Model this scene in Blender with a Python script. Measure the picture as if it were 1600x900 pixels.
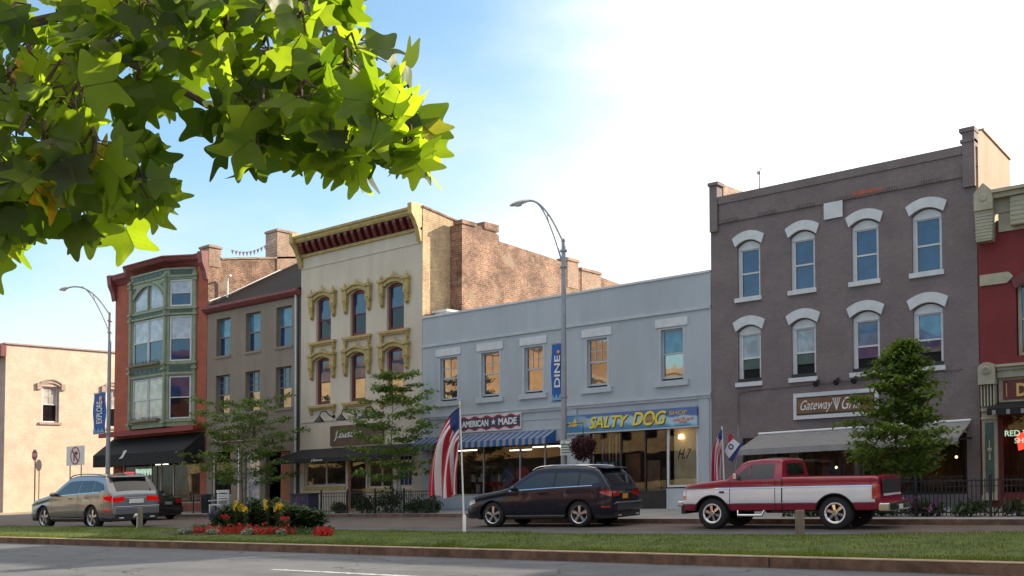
import bpy, math, random
from mathutils import Vector, noise as mnoise
random.seed(7)
sc = bpy.context.scene
for o in list(bpy.data.objects): bpy.data.objects.remove(o)
# ---------------------------------------------------------------- camera / light / sky
W_, H_ = 1600., 900.
YAW, FP, CY, PIT, K, EYE = math.radians(38.08), 1592.1, 643.36, math.radians(2.113), .04077, 1.6
# X runs along the street (the street falls 4 % towards -X), Y away from the camera side, Z up.
cam = bpy.data.cameras.new('camera'); camo = bpy.data.objects.new('camera', cam); sc.collection.objects.link(camo)
camo.location = (0, 0, EYE); camo.rotation_euler = (math.pi/2 + PIT, 0, YAW)
cam.sensor_width = 36.; cam.lens = FP/W_*36.; cam.shift_y = (CY-450.)/W_; cam.clip_start = .05; cam.clip_end = 3000
sc.camera = camo
SUN_EL, SUN_AZ = math.radians(25), math.radians(27)      # azimuth measured from +Y towards +X
wd = bpy.data.worlds.new('World'); sc.world = wd; wd.use_nodes = True
nt = wd.node_tree; nt.nodes.clear()
def nn(t, typ, **kw):
    n = t.nodes.new(typ)
    for k, v in kw.items(): setattr(n, k, v)
    return n
def lk(t, a, b): t.links.new(a, b)
def math_n(t, op, a, b=None, c=None, clamp=False):
    n = nn(t, 'ShaderNodeMath', operation=op); n.use_clamp = clamp
    for i, v in enumerate((a, b, c)):
        if v is None: continue
        if isinstance(v, (int, float)): n.inputs[i].default_value = v
        else: lk(t, v, n.inputs[i])
    return n.outputs[0]
def mix_c(t, f, a, b, blend='MIX'):
    n = nn(t, 'ShaderNodeMix', data_type='RGBA', blend_type=blend)
    for i, v in ((0, f), (6, a), (7, b)):
        if isinstance(v, (int, float)): n.inputs[i].default_value = v
        elif isinstance(v, tuple): n.inputs[i].default_value = (v+(1,))[:4]
        else: lk(t, v, n.inputs[i])
    return n.outputs[2]
def ramp(t, f, a, b):
    n = nn(t, 'ShaderNodeMapRange'); n.clamp = True; n.interpolation_type = 'SMOOTHSTEP'
    lk(t, f, n.inputs[0]); n.inputs[1].default_value = a; n.inputs[2].default_value = b
    return n.outputs[0]
sky = nn(nt, 'ShaderNodeTexSky', sky_type='NISHITA'); sky.sun_disc = False
sky.sun_elevation = SUN_EL; sky.sun_rotation = SUN_AZ; sky.air_density = 1.0; sky.dust_density = 1.3; sky.ozone_density = 2.2; sky.altitude = 150
tc = nn(nt, 'ShaderNodeTexCoord')
sdir = Vector((math.sin(SUN_AZ)*math.cos(SUN_EL), math.cos(SUN_AZ)*math.cos(SUN_EL), math.sin(SUN_EL)))
dt = nn(nt, 'ShaderNodeVectorMath', operation='DOT_PRODUCT'); lk(nt, tc.outputs['Generated'], dt.inputs[0]); dt.inputs[1].default_value = sdir
mp = nn(nt, 'ShaderNodeMapping'); lk(nt, tc.outputs['Generated'], mp.inputs[0]); mp.inputs['Scale'].default_value = (1.2, 1.2, 3.2); mp.inputs['Rotation'].default_value = (0.25, .35, 0.3)
nz = nn(nt, 'ShaderNodeTexNoise'); lk(nt, mp.outputs[0], nz.inputs['Vector']); nz.inputs['Scale'].default_value = 2.1; nz.inputs['Detail'].default_value = 7; nz.inputs['Roughness'].default_value = .5
sep = nn(nt, 'ShaderNodeSeparateXYZ'); lk(nt, tc.outputs['Generated'], sep.inputs[0])
# a bank of thin bright cloud: thick towards the sun and the horizon, torn high on the left, closed overhead for fill
low = math_n(nt, 'MULTIPLY', math_n(nt, 'SUBTRACT', .40, sep.outputs[2]), 4.3)
cl = math_n(nt, 'ADD', math_n(nt, 'MULTIPLY', dt.outputs[1], 1.55), math_n(nt, 'MULTIPLY', math_n(nt, 'SUBTRACT', nz.outputs[0], .16), 1.5))
cl = math_n(nt, 'ADD', cl, low)
cl = math_n(nt, 'ADD', cl, math_n(nt, 'MULTIPLY', ramp(nt, sep.outputs[2], .46, .8), 1.3))  # extra cloud overhead, out of view, added as fill light for the fronts
mask = ramp(nt, cl, 1.24, 2.15)
skyc = mix_c(nt, 1., sky.outputs[0], (0.92, 1.14, 1.10), 'MULTIPLY')
cloudc = mix_c(nt, ramp(nt, dt.outputs[1], .35, .95), (4.6, 4.75, 5.0), (10., 9.9, 9.8))
col = mix_c(nt, math_n(nt, 'ADD', math_n(nt, 'MULTIPLY', mask, .84), .08), skyc, cloudc)
col = mix_c(nt, math_n(nt, 'MULTIPLY', ramp(nt, sep.outputs[2], .46, .8), .85), col, (7.4, 6.5, 5.4))  # warm tone given to the added overhead cloud to tint its fill
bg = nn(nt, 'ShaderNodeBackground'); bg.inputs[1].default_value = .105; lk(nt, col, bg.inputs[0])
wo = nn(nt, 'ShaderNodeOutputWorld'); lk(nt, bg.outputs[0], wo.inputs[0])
sl = bpy.data.lights.new('sun', 'SUN'); so = bpy.data.objects.new('sun', sl); sc.collection.objects.link(so)
sl.energy = 4.6; sl.angle = math.radians(.6); sl.color = (1., .86, .66)
so.rotation_euler = sdir.to_track_quat('Z', 'Y').to_euler(); so.location = (30, 80, 50)
vs = sc.view_settings; vs.view_transform = 'Standard'; vs.look = 'None'; vs.gamma = 1; vs.use_curve_mapping = False
vs.exposure = 1.15
sc.render.engine = 'CYCLES'; sc.cycles.max_bounces = 7; sc.cycles.transparent_max_bounces = 12
# ---------------------------------------------------------------- survey of the site
cyw, syw = math.cos(YAW), math.sin(YAW)
Fv = (-syw*math.cos(PIT), cyw*math.cos(PIT), math.sin(PIT)); Rv = (cyw, syw, 0)
Uv = (Rv[1]*Fv[2], -Rv[0]*Fv[2], Rv[0]*Fv[1]-Rv[1]*Fv[0])
def ray(x, y):
    a = (x-800)/FP; b = (CY-y)/FP
    return [Fv[i]+a*Rv[i]+b*Uv[i] for i in range(3)]
def at(x, y, n):            # sighting on the vertical plane n metres away -> along street, height over the street
    d = ray(x, y); t = n/d[1]; u = d[0]*t; return u, EYE+d[2]*t-K*u
def gr(x, y, h=0.):
    d = ray(x, y); t = (h-EYE)/(d[2]-K*d[0]); return d[0]*t, d[1]*t
def sd(x, y, u0):           # sighting on a cross plane -> depth, height
    d = ray(x, y); t = u0/d[0]; return d[1]*t, EYE+d[2]*t-K*u0
# ---------------------------------------------------------------- object helpers
ORG = {}
def tag(o, label=None, cat=None, group=None, kind=None):
    if label: o['label'] = label
    if cat: o['category'] = cat
    if group: o['group'] = group
    if kind: o['kind'] = kind
    return o
def thing(name, label, cat, loc, group=None):
    o = bpy.data.objects.new(name, None); sc.collection.objects.link(o); o.empty_display_size = .3
    o.location = (loc[0], loc[1], loc[2]+K*loc[0]); ORG[o.name] = loc
    return tag(o, label, cat, group)
class MB:
    def __init__(s, tf=None): s.v = []; s.f = []; s.m = []; s.tf = tf; s.uv = None; s.rnd = None
    def add(s, vs_, fs, mi=0):
        b = len(s.v)
        s.v += [s.tf(*p) for p in vs_] if s.tf else [tuple(p) for p in vs_]
        for f in fs: s.f.append(tuple(b+i for i in f)); s.m.append(mi)
        return s
    def box(s, x0, x1, y0, y1, z0, z1, mi=0):
        if x0 > x1: x0, x1 = x1, x0
        if y0 > y1: y0, y1 = y1, y0
        if z0 > z1: z0, z1 = z1, z0
        return s.add([(x0,y0,z0),(x1,y0,z0),(x1,y1,z0),(x0,y1,z0),(x0,y0,z1),(x1,y0,z1),(x1,y1,z1),(x0,y1,z1)],
            [(0,3,2,1),(4,5,6,7),(0,1,5,4),(1,2,6,5),(2,3,7,6),(3,0,4,7)], mi)
    def quad(s, a, b, c, d, mi=0): return s.add([a,b,c,d], [(0,1,2,3)], mi)
    def prism(s, pts, axis, a0, a1, mi=0):     # pts in the two other axes, extruded along axis
        n = len(pts)
        def P3(p, a): return {0:(a,p[0],p[1]), 1:(p[0],a,p[1]), 2:(p[0],p[1],a)}[axis]
        s.add([P3(p,a0) for p in pts]+[P3(p,a1) for p in pts],
              [tuple(range(n)), tuple(range(2*n-1,n-1,-1))]+[(i,i+n,(i+1)%n+n,(i+1)%n) for i in range(n)], mi)
        return s
    def tube(s, path, r, seg=8, mi=0, cap=True):
        pts = [Vector(p) for p in path]; rs = r if isinstance(r, (list,tuple)) else [r]*len(pts)
        vs_ = []; fs = []; up = Vector((0,0,1)); pu = None
        for i, p in enumerate(pts):
            d = (pts[min(i+1,len(pts)-1)]-pts[max(i-1,0)]).normalized()
            if pu is None:
                ref = up if abs(d.z) < .9 else Vector((1,0,0)); a = d.cross(ref).normalized()
            else:
                a = (pu-d*pu.dot(d)); a = a.normalized() if a.length > 1e-6 else d.orthogonal().normalized()
            pu = a; b = d.cross(a)
            for k in range(seg):
                t = 2*math.pi*k/seg; q = p+(a*math.cos(t)+b*math.sin(t))*rs[i]; vs_.append(tuple(q))
        for i in range(len(pts)-1):
            for k in range(seg):
                k2 = (k+1)%seg; fs.append((i*seg+k, i*seg+k2, (i+1)*seg+k2, (i+1)*seg+k))
        if cap: fs.append(tuple(range(seg-1,-1,-1))); n0=(len(pts)-1)*seg; fs.append(tuple(range(n0,n0+seg)))
        return s.add(vs_, fs, mi)
    def lathe(s, prof, c=(0,0,0), axis=2, seg=20, mi=0):   # prof (r, a)
        vs_ = []; fs = []; n = len(prof)
        for k in range(seg):
            t = 2*math.pi*k/seg
            for r, a in prof:
                x, y = r*math.cos(t), r*math.sin(t)
                p = {2:(x,y,a), 1:(x,a,y), 0:(a,x,y)}[axis]; vs_.append((p[0]+c[0],p[1]+c[1],p[2]+c[2]))
        for k in range(seg):
            k2 = (k+1)%seg
            for i in range(n-1): fs.append((k*n+i, k2*n+i, k2*n+i+1, k*n+i+1))
        return s.add(vs_, fs, mi)
    def ball(s, c, r, seg=12, mi=0, sq=(1,1,1), jit=0.):
        vs_ = []; fs = []; m = max(4, seg//2)
        for i in range(m+1):
            th = math.pi*i/m
            for k in range(seg):
                ph = 2*math.pi*k/seg; j = 1+random.uniform(-jit, jit)
                vs_.append((c[0]+r*sq[0]*j*math.sin(th)*math.cos(ph), c[1]+r*sq[1]*j*math.sin(th)*math.sin(ph), c[2]+r*sq[2]*j*math.cos(th)))
        for i in range(m):
            for k in range(seg): fs.append((i*seg+k,(i+1)*seg+k,(i+1)*seg+(k+1)%seg,i*seg+(k+1)%seg))
        return s.add(vs_, fs, mi)
    def wall(s, x0, x1, z0, z1, y, holes=(), depth=.22, mi=0):   # facade sheet facing -Y with reveals
        xs = sorted({x0,x1,*[min(max(h[0],x0),x1) for h in holes],*[min(max(h[1],x0),x1) for h in holes]})
        zs = sorted({z0,z1,*[min(max(h[2],z0),z1) for h in holes],*[min(max(h[3],z0),z1) for h in holes]})
        for i in range(len(xs)-1):
            for j in range(len(zs)-1):
                cx, cz = (xs[i]+xs[i+1])/2, (zs[j]+zs[j+1])/2
                if any(h[0]<cx<h[1] and h[2]<cz<h[3] for h in holes): continue
                s.quad((xs[i],y,zs[j]),(xs[i+1],y,zs[j]),(xs[i+1],y,zs[j+1]),(xs[i],y,zs[j+1]), mi)
        for h in holes:
            a,b,c,d = h[:4]; y2 = y+depth
            s.quad((a,y,c),(a,y,d),(a,y2,d),(a,y2,c),mi); s.quad((b,y,c),(b,y2,c),(b,y2,d),(b,y,d),mi)
            s.quad((a,y,d),(b,y,d),(b,y2,d),(a,y2,d),mi); s.quad((a,y,c),(a,y2,c),(b,y2,c),(b,y,c),mi)
        return s
    def build(s, name, mat, parent=None, smooth=None, bevel=0, label=None, cat=None, group=None, kind=None, org=None):
        if parent is not None: o_ = ORG[parent.name]
        elif org is not None: o_ = org
        elif kind == 'structure': o_ = (0,0,0)
        else:
            xs = [p[0] for p in s.v]; ys = [p[1] for p in s.v]; o_ = ((min(xs)+max(xs))/2, (min(ys)+max(ys))/2, min(p[2] for p in s.v))
        me = bpy.data.meshes.new(name)
        me.from_pydata([(p[0]-o_[0], p[1]-o_[1], p[2]-o_[2]+K*(p[0]-o_[0])) for p in s.v], [], s.f)
        mats = mat if isinstance(mat, (list, tuple)) else [mat]
        for m_ in mats: me.materials.append(m_)
        if len(mats) > 1: me.polygons.foreach_set('material_index', s.m)
        if s.uv: 
            l = me.uv_layers.new(name='uv'); l.data.foreach_set('uv', [c for lp in me.loops for c in s.uv[lp.vertex_index]])
        if s.rnd:
            a = me.attributes.new('rnd', 'FLOAT', 'POINT'); a.data.foreach_set('value', s.rnd)
        if smooth is not None:
            me.polygons.foreach_set('use_smooth', [True]*len(me.polygons)); me.set_sharp_from_angle(angle=math.radians(smooth))
        me.update()
        o = bpy.data.objects.new(name, me); sc.collection.objects.link(o)
        ORG[o.name] = o_
        if parent is not None: o.parent = parent
        else: o.location = (o_[0], o_[1], o_[2]+K*o_[0])
        if bevel:
            b = o.modifiers.new('b', 'BEVEL'); b.width = bevel; b.segments = 2; b.limit_method = 'ANGLE'; b.angle_limit = math.radians(40)
        return tag(o, label, cat, group, kind)
def copy_tree(o, dx, dy, dz=0, parent=None, **kw):
    c = o.copy(); sc.collection.objects.link(c); og = ORG[o.name]; ORG[c.name] = (og[0]+dx, og[1]+dy, og[2]+dz)
    if parent is None: c.location = Vector(o.location)+Vector((dx, dy, dz+K*dx))
    else: c.parent = parent
    for ch in [q for q in o.children]: copy_tree(ch, dx, dy, dz, c)
    for k, v in kw.items(): c[k] = v
    return c
# ---------------------------------------------------------------- materials
def lp_coord(t):            # position with the street's fall taken out, so courses follow the walls
    g = nn(t, 'ShaderNodeNewGeometry'); s = nn(t, 'ShaderNodeSeparateXYZ'); lk(t, g.outputs['Position'], s.inputs[0])
    z = math_n(t, 'SUBTRACT', s.outputs[2], math_n(t, 'MULTIPLY', s.outputs[0], K))
    return g, s.outputs[0], s.outputs[1], z
def principled(name):
    m = bpy.data.materials.new(name); m.use_nodes = True; t = m.node_tree; b = t.nodes['Principled BSDF']; return m, t, b
def noise(t, vec, scale, detail=5, rough=.6):
    n = nn(t, 'ShaderNodeTexNoise'); n.inputs['Scale'].default_value = scale; n.inputs['Detail'].default_value = detail; n.inputs['Roughness'].default_value = rough
    if vec is not None: lk(t, vec, n.inputs['Vector'])
    return n.outputs[0]
def bump(t, b, h, strength=.3, dist=.02):
    n = nn(t, 'ShaderNodeBump'); n.inputs['Strength'].default_value = strength; n.inputs['Distance'].default_value = dist
    lk(t, h, n.inputs['Height']); lk(t, n.outputs[0], b.inputs['Normal'])
def mul(c, k): return tuple(x*k for x in c[:3])
def plain(name, c, rough=.7, metal=0., var=.18, scale=1.5, bmp=.15, bscale=30, streak=False, coat=0., spec=None):
    m, t, b = principled(name); b.inputs['Roughness'].default_value = rough; b.inputs['Metallic'].default_value = metal
    if coat: b.inputs['Coat Weight'].default_value = coat; b.inputs['Coat Roughness'].default_value = .04
    if spec is not None: b.inputs['Specular IOR Level'].default_value = spec
    g = nn(t, 'ShaderNodeNewGeometry')
    if streak:
        mp = nn(t, 'ShaderNodeMapping'); lk(t, g.outputs['Position'], mp.inputs[0]); mp.inputs['Scale'].default_value = (1.6, 1.6, .22); v = mp.outputs[0]
        f = math_n(t, 'ADD', math_n(t, 'MULTIPLY', noise(t, v, scale, 6, .65), .6), math_n(t, 'MULTIPLY', noise(t, g.outputs['Position'], scale*.35, 3), .4))
    else: f = noise(t, g.outputs['Position'], scale, 6, .62)
    f2 = ramp(t, f, .3, .72)
    c2 = mix_c(t, f2, mul(c, 1-var), mul(c, 1+var*.6)); lk(t, c2, b.inputs['Base Color'])
    if bmp: bump(t, b, noise(t, g.outputs['Position'], bscale, 4), bmp, .01)
    return m
def brickm(name, c1, c2, mortar, axis='x', bw=.215, bh=.075, ms=.012, patch=None, pc=(.5,.4,.3), rough=.88, bmp=.5, paint=0., flat=0.):
    m, t, b = principled(name); b.inputs['Roughness'].default_value = rough
    g, x, y, z = lp_coord(t); cb = nn(t, 'ShaderNodeCombineXYZ'); lk(t, x if axis == 'x' else y, cb.inputs[0]); lk(t, z, cb.inputs[1])
    br = nn(t, 'ShaderNodeTexBrick'); lk(t, cb.outputs[0], br.inputs['Vector']); br.inputs['Scale'].default_value = 1
    br.inputs['Brick Width'].default_value = bw; br.inputs['Row Height'].default_value = bh; br.inputs['Mortar Size'].default_value = ms; br.inputs['Mortar Smooth'].default_value = .3
    br.inputs['Color1'].default_value = c1+(1,); br.inputs['Color2'].default_value = c2+(1,); br.inputs['Mortar'].default_value = mortar+(1,); br.inputs['Bias'].default_value = 0
    n1 = noise(t, g.outputs['Position'], 1.1, 7, .65); n2 = noise(t, g.outputs['Position'], 9., 3)
    c = mix_c(t, 1., br.outputs[0], mix_c(t, ramp(t, n1, .3, .7), tuple(v+(1-v)*flat for v in (.72,.70,.70)), tuple(v+(1-v)*flat for v in (1.15,1.15,1.12))), 'MULTIPLY')
    c = mix_c(t, 1., c, mix_c(t, ramp(t, n2, .3, .7), tuple(v+(1-v)*flat for v in (.85,.85,.85)), tuple(v+(1-v)*flat for v in (1.12,1.12,1.12))), 'MULTIPLY')
    if patch: c = mix_c(t, ramp(t, noise(t, g.outputs['Position'], .8, 5, .7), patch, patch+.08), c, pc)
    lk(t, c, b.inputs['Base Color'])
    hh = math_n(t, 'ADD', math_n(t, 'MULTIPLY', br.outputs['Fac'], -1.), math_n(t, 'MULTIPLY', n2, .6)); bump(t, b, hh, bmp, .012)
    return m
def glassy(name, c, rough=.03, ior=2.0, wob=.05, rscale=1.3):   # window pane colour: dark or curtained room behind, or sky reflection painted in
    m, t, b = principled(name); b.inputs['Roughness'].default_value = rough; b.inputs['IOR'].default_value = ior
    g = nn(t, 'ShaderNodeNewGeometry'); f = noise(t, g.outputs['Position'], 2.2, 2)
    lk(t, mix_c(t, ramp(t, f, .35, .65), mul(c,.8), mul(c,1.2)), b.inputs['Base Color'])
    bump(t, b, noise(t, g.outputs['Position'], rscale, 1), wob, .05)
    return m
def shopglass(name, tint=(.8,.84,.84)):
    m = bpy.data.materials.new(name); m.use_nodes = True; t = m.node_tree; t.nodes.clear()
    tr = nn(t, 'ShaderNodeBsdfTransparent'); tr.inputs[0].default_value = tint+(1,); gl = nn(t, 'ShaderNodeBsdfGlossy'); gl.inputs['Roughness'].default_value = .015
    fr = nn(t, 'ShaderNodeFresnel'); fr.inputs[0].default_value = 1.55; g = nn(t, 'ShaderNodeNewGeometry')
    bp = nn(t, 'ShaderNodeBump'); bp.inputs['Strength'].default_value = .06; bp.inputs['Distance'].default_value = .05; lk(t, noise(t, g.outputs['Position'], .9, 1), bp.inputs['Height'])
    lk(t, bp.outputs[0], gl.inputs['Normal'])
    mx = nn(t, 'ShaderNodeMixShader'); lk(t, math_n(t, 'MULTIPLY', fr.outputs[0], 1.25, clamp=True), mx.inputs[0]); lk(t, tr.outputs[0], mx.inputs[1]); lk(t, gl.outputs[0], mx.inputs[2])
    o = nn(t, 'ShaderNodeOutputMaterial'); lk(t, mx.outputs[0], o.inputs[0]); return m
def emit(name, c, s):
    m = bpy.data.materials.new(name); m.use_nodes = True; t = m.node_tree; t.nodes.clear()
    e = nn(t, 'ShaderNodeEmission'); e.inputs[0].default_value = c+(1,); e.inputs[1].default_value = s
    o = nn(t, 'ShaderNodeOutputMaterial'); lk(t, e.outputs[0], o.inputs[0]); return m
def leafm(name, c, tc_, amt=.5, rough=.45, vein=False, old=None):
    m = bpy.data.materials.new(name); m.use_nodes = True; t = m.node_tree; b = t.nodes['Principled BSDF']; out = t.nodes['Material Output']
    at_ = nn(t, 'ShaderNodeAttribute'); at_.attribute_name = 'rnd'; r = at_.outputs['Fac']
    f = mix_c(t, r, (.62,.66,.7) if not vein else (.22,.30,.35), (1.3,1.25,1.05))
    cc = mix_c(t, 1., (c), f, 'MULTIPLY'); tcc = mix_c(t, 1., (tc_), f, 'MULTIPLY')
    if old:
        k = ramp(t, r, .984, .986); cc = mix_c(t, k, cc, old); tcc = mix_c(t, k, tcc, mul(old, 1.6))
    if vein:
        uv = nn(t, 'ShaderNodeUVMap'); s = nn(t, 'ShaderNodeSeparateXYZ'); lk(t, uv.outputs[0], s.inputs[0])
        ax = math_n(t, 'ABSOLUTE', s.outputs[0]); mid = ramp(t, ax, .006, .022)
        w = math_n(t, 'ABSOLUTE', math_n(t, 'SINE', math_n(t, 'MULTIPLY', math_n(t, 'SUBTRACT', s.outputs[1], math_n(t, 'MULTIPLY', ax, .85)), 21.)))
        v2 = ramp(t, w, .0, .16); vv = math_n(t, 'MULTIPLY', mid, math_n(t, 'ADD', math_n(t, 'MULTIPLY', v2, .3), .7))
        g = nn(t, 'ShaderNodeNewGeometry'); vv = math_n(t, 'MULTIPLY', vv, math_n(t, 'ADD', math_n(t, 'MULTIPLY', noise(t, g.outputs['Position'], 35, 3), .5), .72))
        tcc = mix_c(t, vv, mul(tc_, .42), tcc); cc = mix_c(t, vv, mul(c, 1.5), cc)
    lk(t, cc, b.inputs['Base Color']); b.inputs['Roughness'].default_value = rough
    tr = nn(t, 'ShaderNodeBsdfTranslucent'); lk(t, tcc, tr.inputs[0]); mx = nn(t, 'ShaderNodeMixShader'); mx.inputs[0].default_value = amt
    lk(t, b.outputs[0], mx.inputs[1]); lk(t, tr.outputs[0], mx.inputs[2]); lk(t, mx.outputs[0], out.inputs[0]); return m
M = {}
def asphaltm(name, c):
    m, t, b = principled(name); b.inputs['Roughness'].default_value = .82; g = nn(t, 'ShaderNodeNewGeometry'); p = g.outputs['Position']
    st = nn(t, 'ShaderNodeMapping'); lk(t, p, st.inputs[0]); st.inputs['Scale'].default_value = (.25, 1.6, 1)
    f = math_n(t, 'ADD', math_n(t, 'MULTIPLY', noise(t, p, 1.1, 7, .65), .5), math_n(t, 'MULTIPLY', noise(t, st.outputs[0], .8, 4), .5))
    cc = mix_c(t, ramp(t, f, .35, .65), mul(c, .74), mul(c, 1.16))
    wp = nn(t, 'ShaderNodeVectorMath', operation='ADD'); nzv = nn(t, 'ShaderNodeTexNoise'); nzv.inputs['Scale'].default_value = 1.5; lk(t, p, nzv.inputs['Vector']); lk(t, p, wp.inputs[0]); lk(t, nzv.outputs['Color'], wp.inputs[1])
    vo = nn(t, 'ShaderNodeTexVoronoi', feature='DISTANCE_TO_EDGE'); vo.inputs['Scale'].default_value = .33; lk(t, wp.outputs[0], vo.inputs['Vector'])
    cr = math_n(t, 'MULTIPLY', math_n(t, 'SUBTRACT', 1., ramp(t, vo.outputs[0], .003, .012)), ramp(t, noise(t, p, .5, 2), .42, .5))
    cc = mix_c(t, cr, cc, mul(c, .3)); cc = mix_c(t, ramp(t, noise(t, p, .45, 4, .7), .66, .70), cc, mul(c, .6)); lk(t, cc, b.inputs['Base Color'])
    bump(t, b, noise(t, p, 90, 4), .6, .01); return m
M['asphalt'] = asphaltm('asphalt', (.098,.105,.118))
M['asphalt_far'] = asphaltm('asphalt_far', (.085,.09,.10))
M['earth'] = plain('earth', (.16,.14,.11), .95, var=.3, scale=.2)
M['sidewalk'] = plain('sidewalk', (.27,.27,.28), .9, var=.2, scale=1.3, bmp=.3, bscale=60)
M['beige_walk'] = plain('beige_walk', (.4,.34,.27), .9, var=.15, scale=1.3, bmp=.3)
M['paver'] = brickm('paver', (.19,.085,.07), (.15,.07,.06), (.11,.09,.085), 'x', .2, .1)
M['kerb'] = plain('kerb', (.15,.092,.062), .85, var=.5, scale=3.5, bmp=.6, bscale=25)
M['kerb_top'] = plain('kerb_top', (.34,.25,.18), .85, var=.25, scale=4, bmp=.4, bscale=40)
M['line'] = plain('line', (.42,.44,.46), .7, var=.5, scale=9, bmp=.2)
M['turf'] = plain('turf', (.07,.10,.012), .95, var=.4, scale=1.7, bmp=.8, bscale=40)
M['dirt'] = plain('dirt', (.05,.035,.02), .95)
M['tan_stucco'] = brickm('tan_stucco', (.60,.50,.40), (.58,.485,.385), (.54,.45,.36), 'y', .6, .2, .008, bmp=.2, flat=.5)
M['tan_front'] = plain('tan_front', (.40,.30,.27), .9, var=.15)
M['orange_brick'] = brickm('orange_brick', (.44,.10,.05), (.37,.085,.045), (.32,.12,.08), 'x', bmp=.3, flat=.4)
M['bay_green'] = plain('bay_green', (.25,.30,.20), .6, var=.25, scale=4, streak=True)
M['bay_dark'] = plain('bay_dark', (.06,.10,.085), .5, var=.2, scale=5)
M['burgundy'] = plain('burgundy', (.20,.05,.05), .55, var=.25, scale=3)
M['red_trim'] = plain('red_trim', (.24,.02,.02), .6, var=.2, scale=3)
M['brown_stucco'] = plain('brown_stucco', (.235,.195,.155), .92, var=.14, scale=1.1, streak=True, bmp=.4, bscale=50)
M['slate'] = plain('slate', (.006,.006,.009), .9, var=.3, scale=5, bmp=.5)
M['wall_brick'] = brickm('wall_brick', (.34,.17,.11), (.21,.095,.07), (.36,.29,.22), 'y', .30, .10, .018, patch=.56, pc=(.30,.22,.16), bmp=1.8, flat=-.9)
M['chimney_brick'] = brickm('chimney_brick', (.36,.24,.17), (.27,.15,.10), (.40,.34,.28), 'y', .24, .09, .014)
M['chimney_front'] = brickm('chimney_front', (.30,.20,.15), (.24,.14,.10), (.34,.29,.24), 'x', .24, .09, .014)
M['cream'] = plain('cream', (.54,.475,.385), .85, var=.13, scale=.9, streak=True, bmp=.2, bscale=20)
M['cream_side'] = brickm('cream_side', (.56,.42,.26), (.47,.33,.19), (.40,.31,.21), 'y', .24, .09, .014, bmp=.9)
M['ochre'] = plain('ochre', (.42,.31,.11), .6, var=.25, scale=5)
M['maroon'] = plain('maroon', (.13,.022,.02), .5, var=.2, scale=4)
M['blue_wall'] = plain('blue_wall', (.385,.42,.45), .85, var=.13, scale=.7, streak=True, bmp=.2, bscale=12)
M['blue_trim'] = plain('blue_trim', (.42,.46,.49), .7, var=.1, scale=2)
M['white_trim'] = plain('white_trim', (.56,.575,.59), .65, var=.1, scale=3)
M['grey_brick'] = brickm('grey_brick', (.195,.158,.158), (.178,.145,.146), (.16,.13,.132), 'x', bmp=.55, flat=.55)
M['pink_stucco'] = plain('pink_stucco', (.40,.26,.18), .9, var=.2, scale=1.2, streak=True)
M['red_wall'] = plain('red_wall', (.17,.02,.022), .8, var=.12, scale=1.4)
M['beige_trim'] = plain('beige_trim', (.36,.33,.24), .65, var=.15, scale=3)
M['patina'] = plain('patina', (.34,.19,.10), .7, var=.3, scale=4)
M['roofing'] = plain('roofing', (.16,.15,.14), .9, var=.2)
M['tan_roof'] = plain('tan_roof', (.5,.45,.4), .9)
M['black_fabric'] = plain('black_fabric', (.012,.012,.014), .85, var=.3, scale=3, bmp=.2)
M['grey_fabric'] = plain('grey_fabric', (.25,.245,.25), .85, var=.15, scale=2, streak=True)
M['blue_fabric'] = plain('blue_fabric', (.012,.09,.30), .8, var=.15, scale=3)
M['white_fabric'] = plain('white_fabric', (.55,.55,.52), .8, var=.12, scale=3)
M['steel'] = plain('steel', (.30,.31,.33), .5, .6, var=.15, scale=3)
M['white_metal'] = plain('white_metal', (.75,.75,.75), .45, var=.06)
M['black_metal'] = plain('black_metal', (.012,.012,.013), .45, var=.2)
M['rubber'] = plain('rubber', (.016,.016,.017), .8, var=.2, scale=10)
M['chrome'] = plain('chrome', (.72,.73,.75), .14, 1., var=.05, bmp=0)
M['alloy'] = plain('alloy', (.62,.63,.65), .28, .9, var=.08, bmp=0)
M['plastic'] = plain('plastic', (.02,.02,.022), .6, var=.15)
M['wood_sign'] = plain('wood_sign', (.10,.065,.04), .7, var=.3, scale=2, streak=True)
M['gate_sign'] = plain('gate_sign', (.17,.075,.03), .5, var=.25, scale=4)
M['timber'] = plain('timber', (.20,.17,.13), .9, var=.35, scale=6, streak=True, bmp=.5)
M['orange_panel'] = plain('orange_panel', (.42,.17,.08), .75, var=.15)
M['letters'] = plain('letters', (.66,.66,.65), .5, var=.05)
M['gold'] = plain('gold', (.62,.42,.10), .45, var=.15)
M['yellow'] = plain('yellow', (.75,.60,.03), .5, var=.1, scale=5)
M['sign_blue'] = plain('sign_blue', (.01,.095,.36), .6, var=.12, scale=3)
M['sign_navy'] = plain('sign_navy', (.03,.045,.09), .6, var=.1)
M['sign_red'] = plain('sign_red', (.42,.01,.012), .5, var=.08)
M['sign_green'] = plain('sign_green', (.03,.22,.12), .5, var=.08)
M['black'] = plain('black', (.01,.01,.01), .5, var=.1)
M['flag_red'] = plain('flag_red', (.40,.012,.03), .8, var=.12, scale=6, bmp=.05)
M['flag_white'] = plain('flag_white', (.62,.62,.66), .8, var=.08, scale=6, bmp=.05)
M['flag_blue'] = plain('flag_blue', (.012,.03,.14), .8, var=.12, scale=6, bmp=.05)
M['win_sky'] = glassy('win_sky', (.014,.045,.12), ior=1.65)  # blue of the reflected sky painted into the base colour
M['win_pale'] = glassy('win_pale', (.26,.40,.46), ior=1.6)
M['win_azure'] = glassy('win_azure', (.07,.19,.30), ior=1.6)
M['win_mirror'] = glassy('win_mirror', (.03,.035,.05), ior=2.9, wob=.09)
M['win_dark'] = glassy('win_dark', (.010,.010,.012), ior=1.45)
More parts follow.
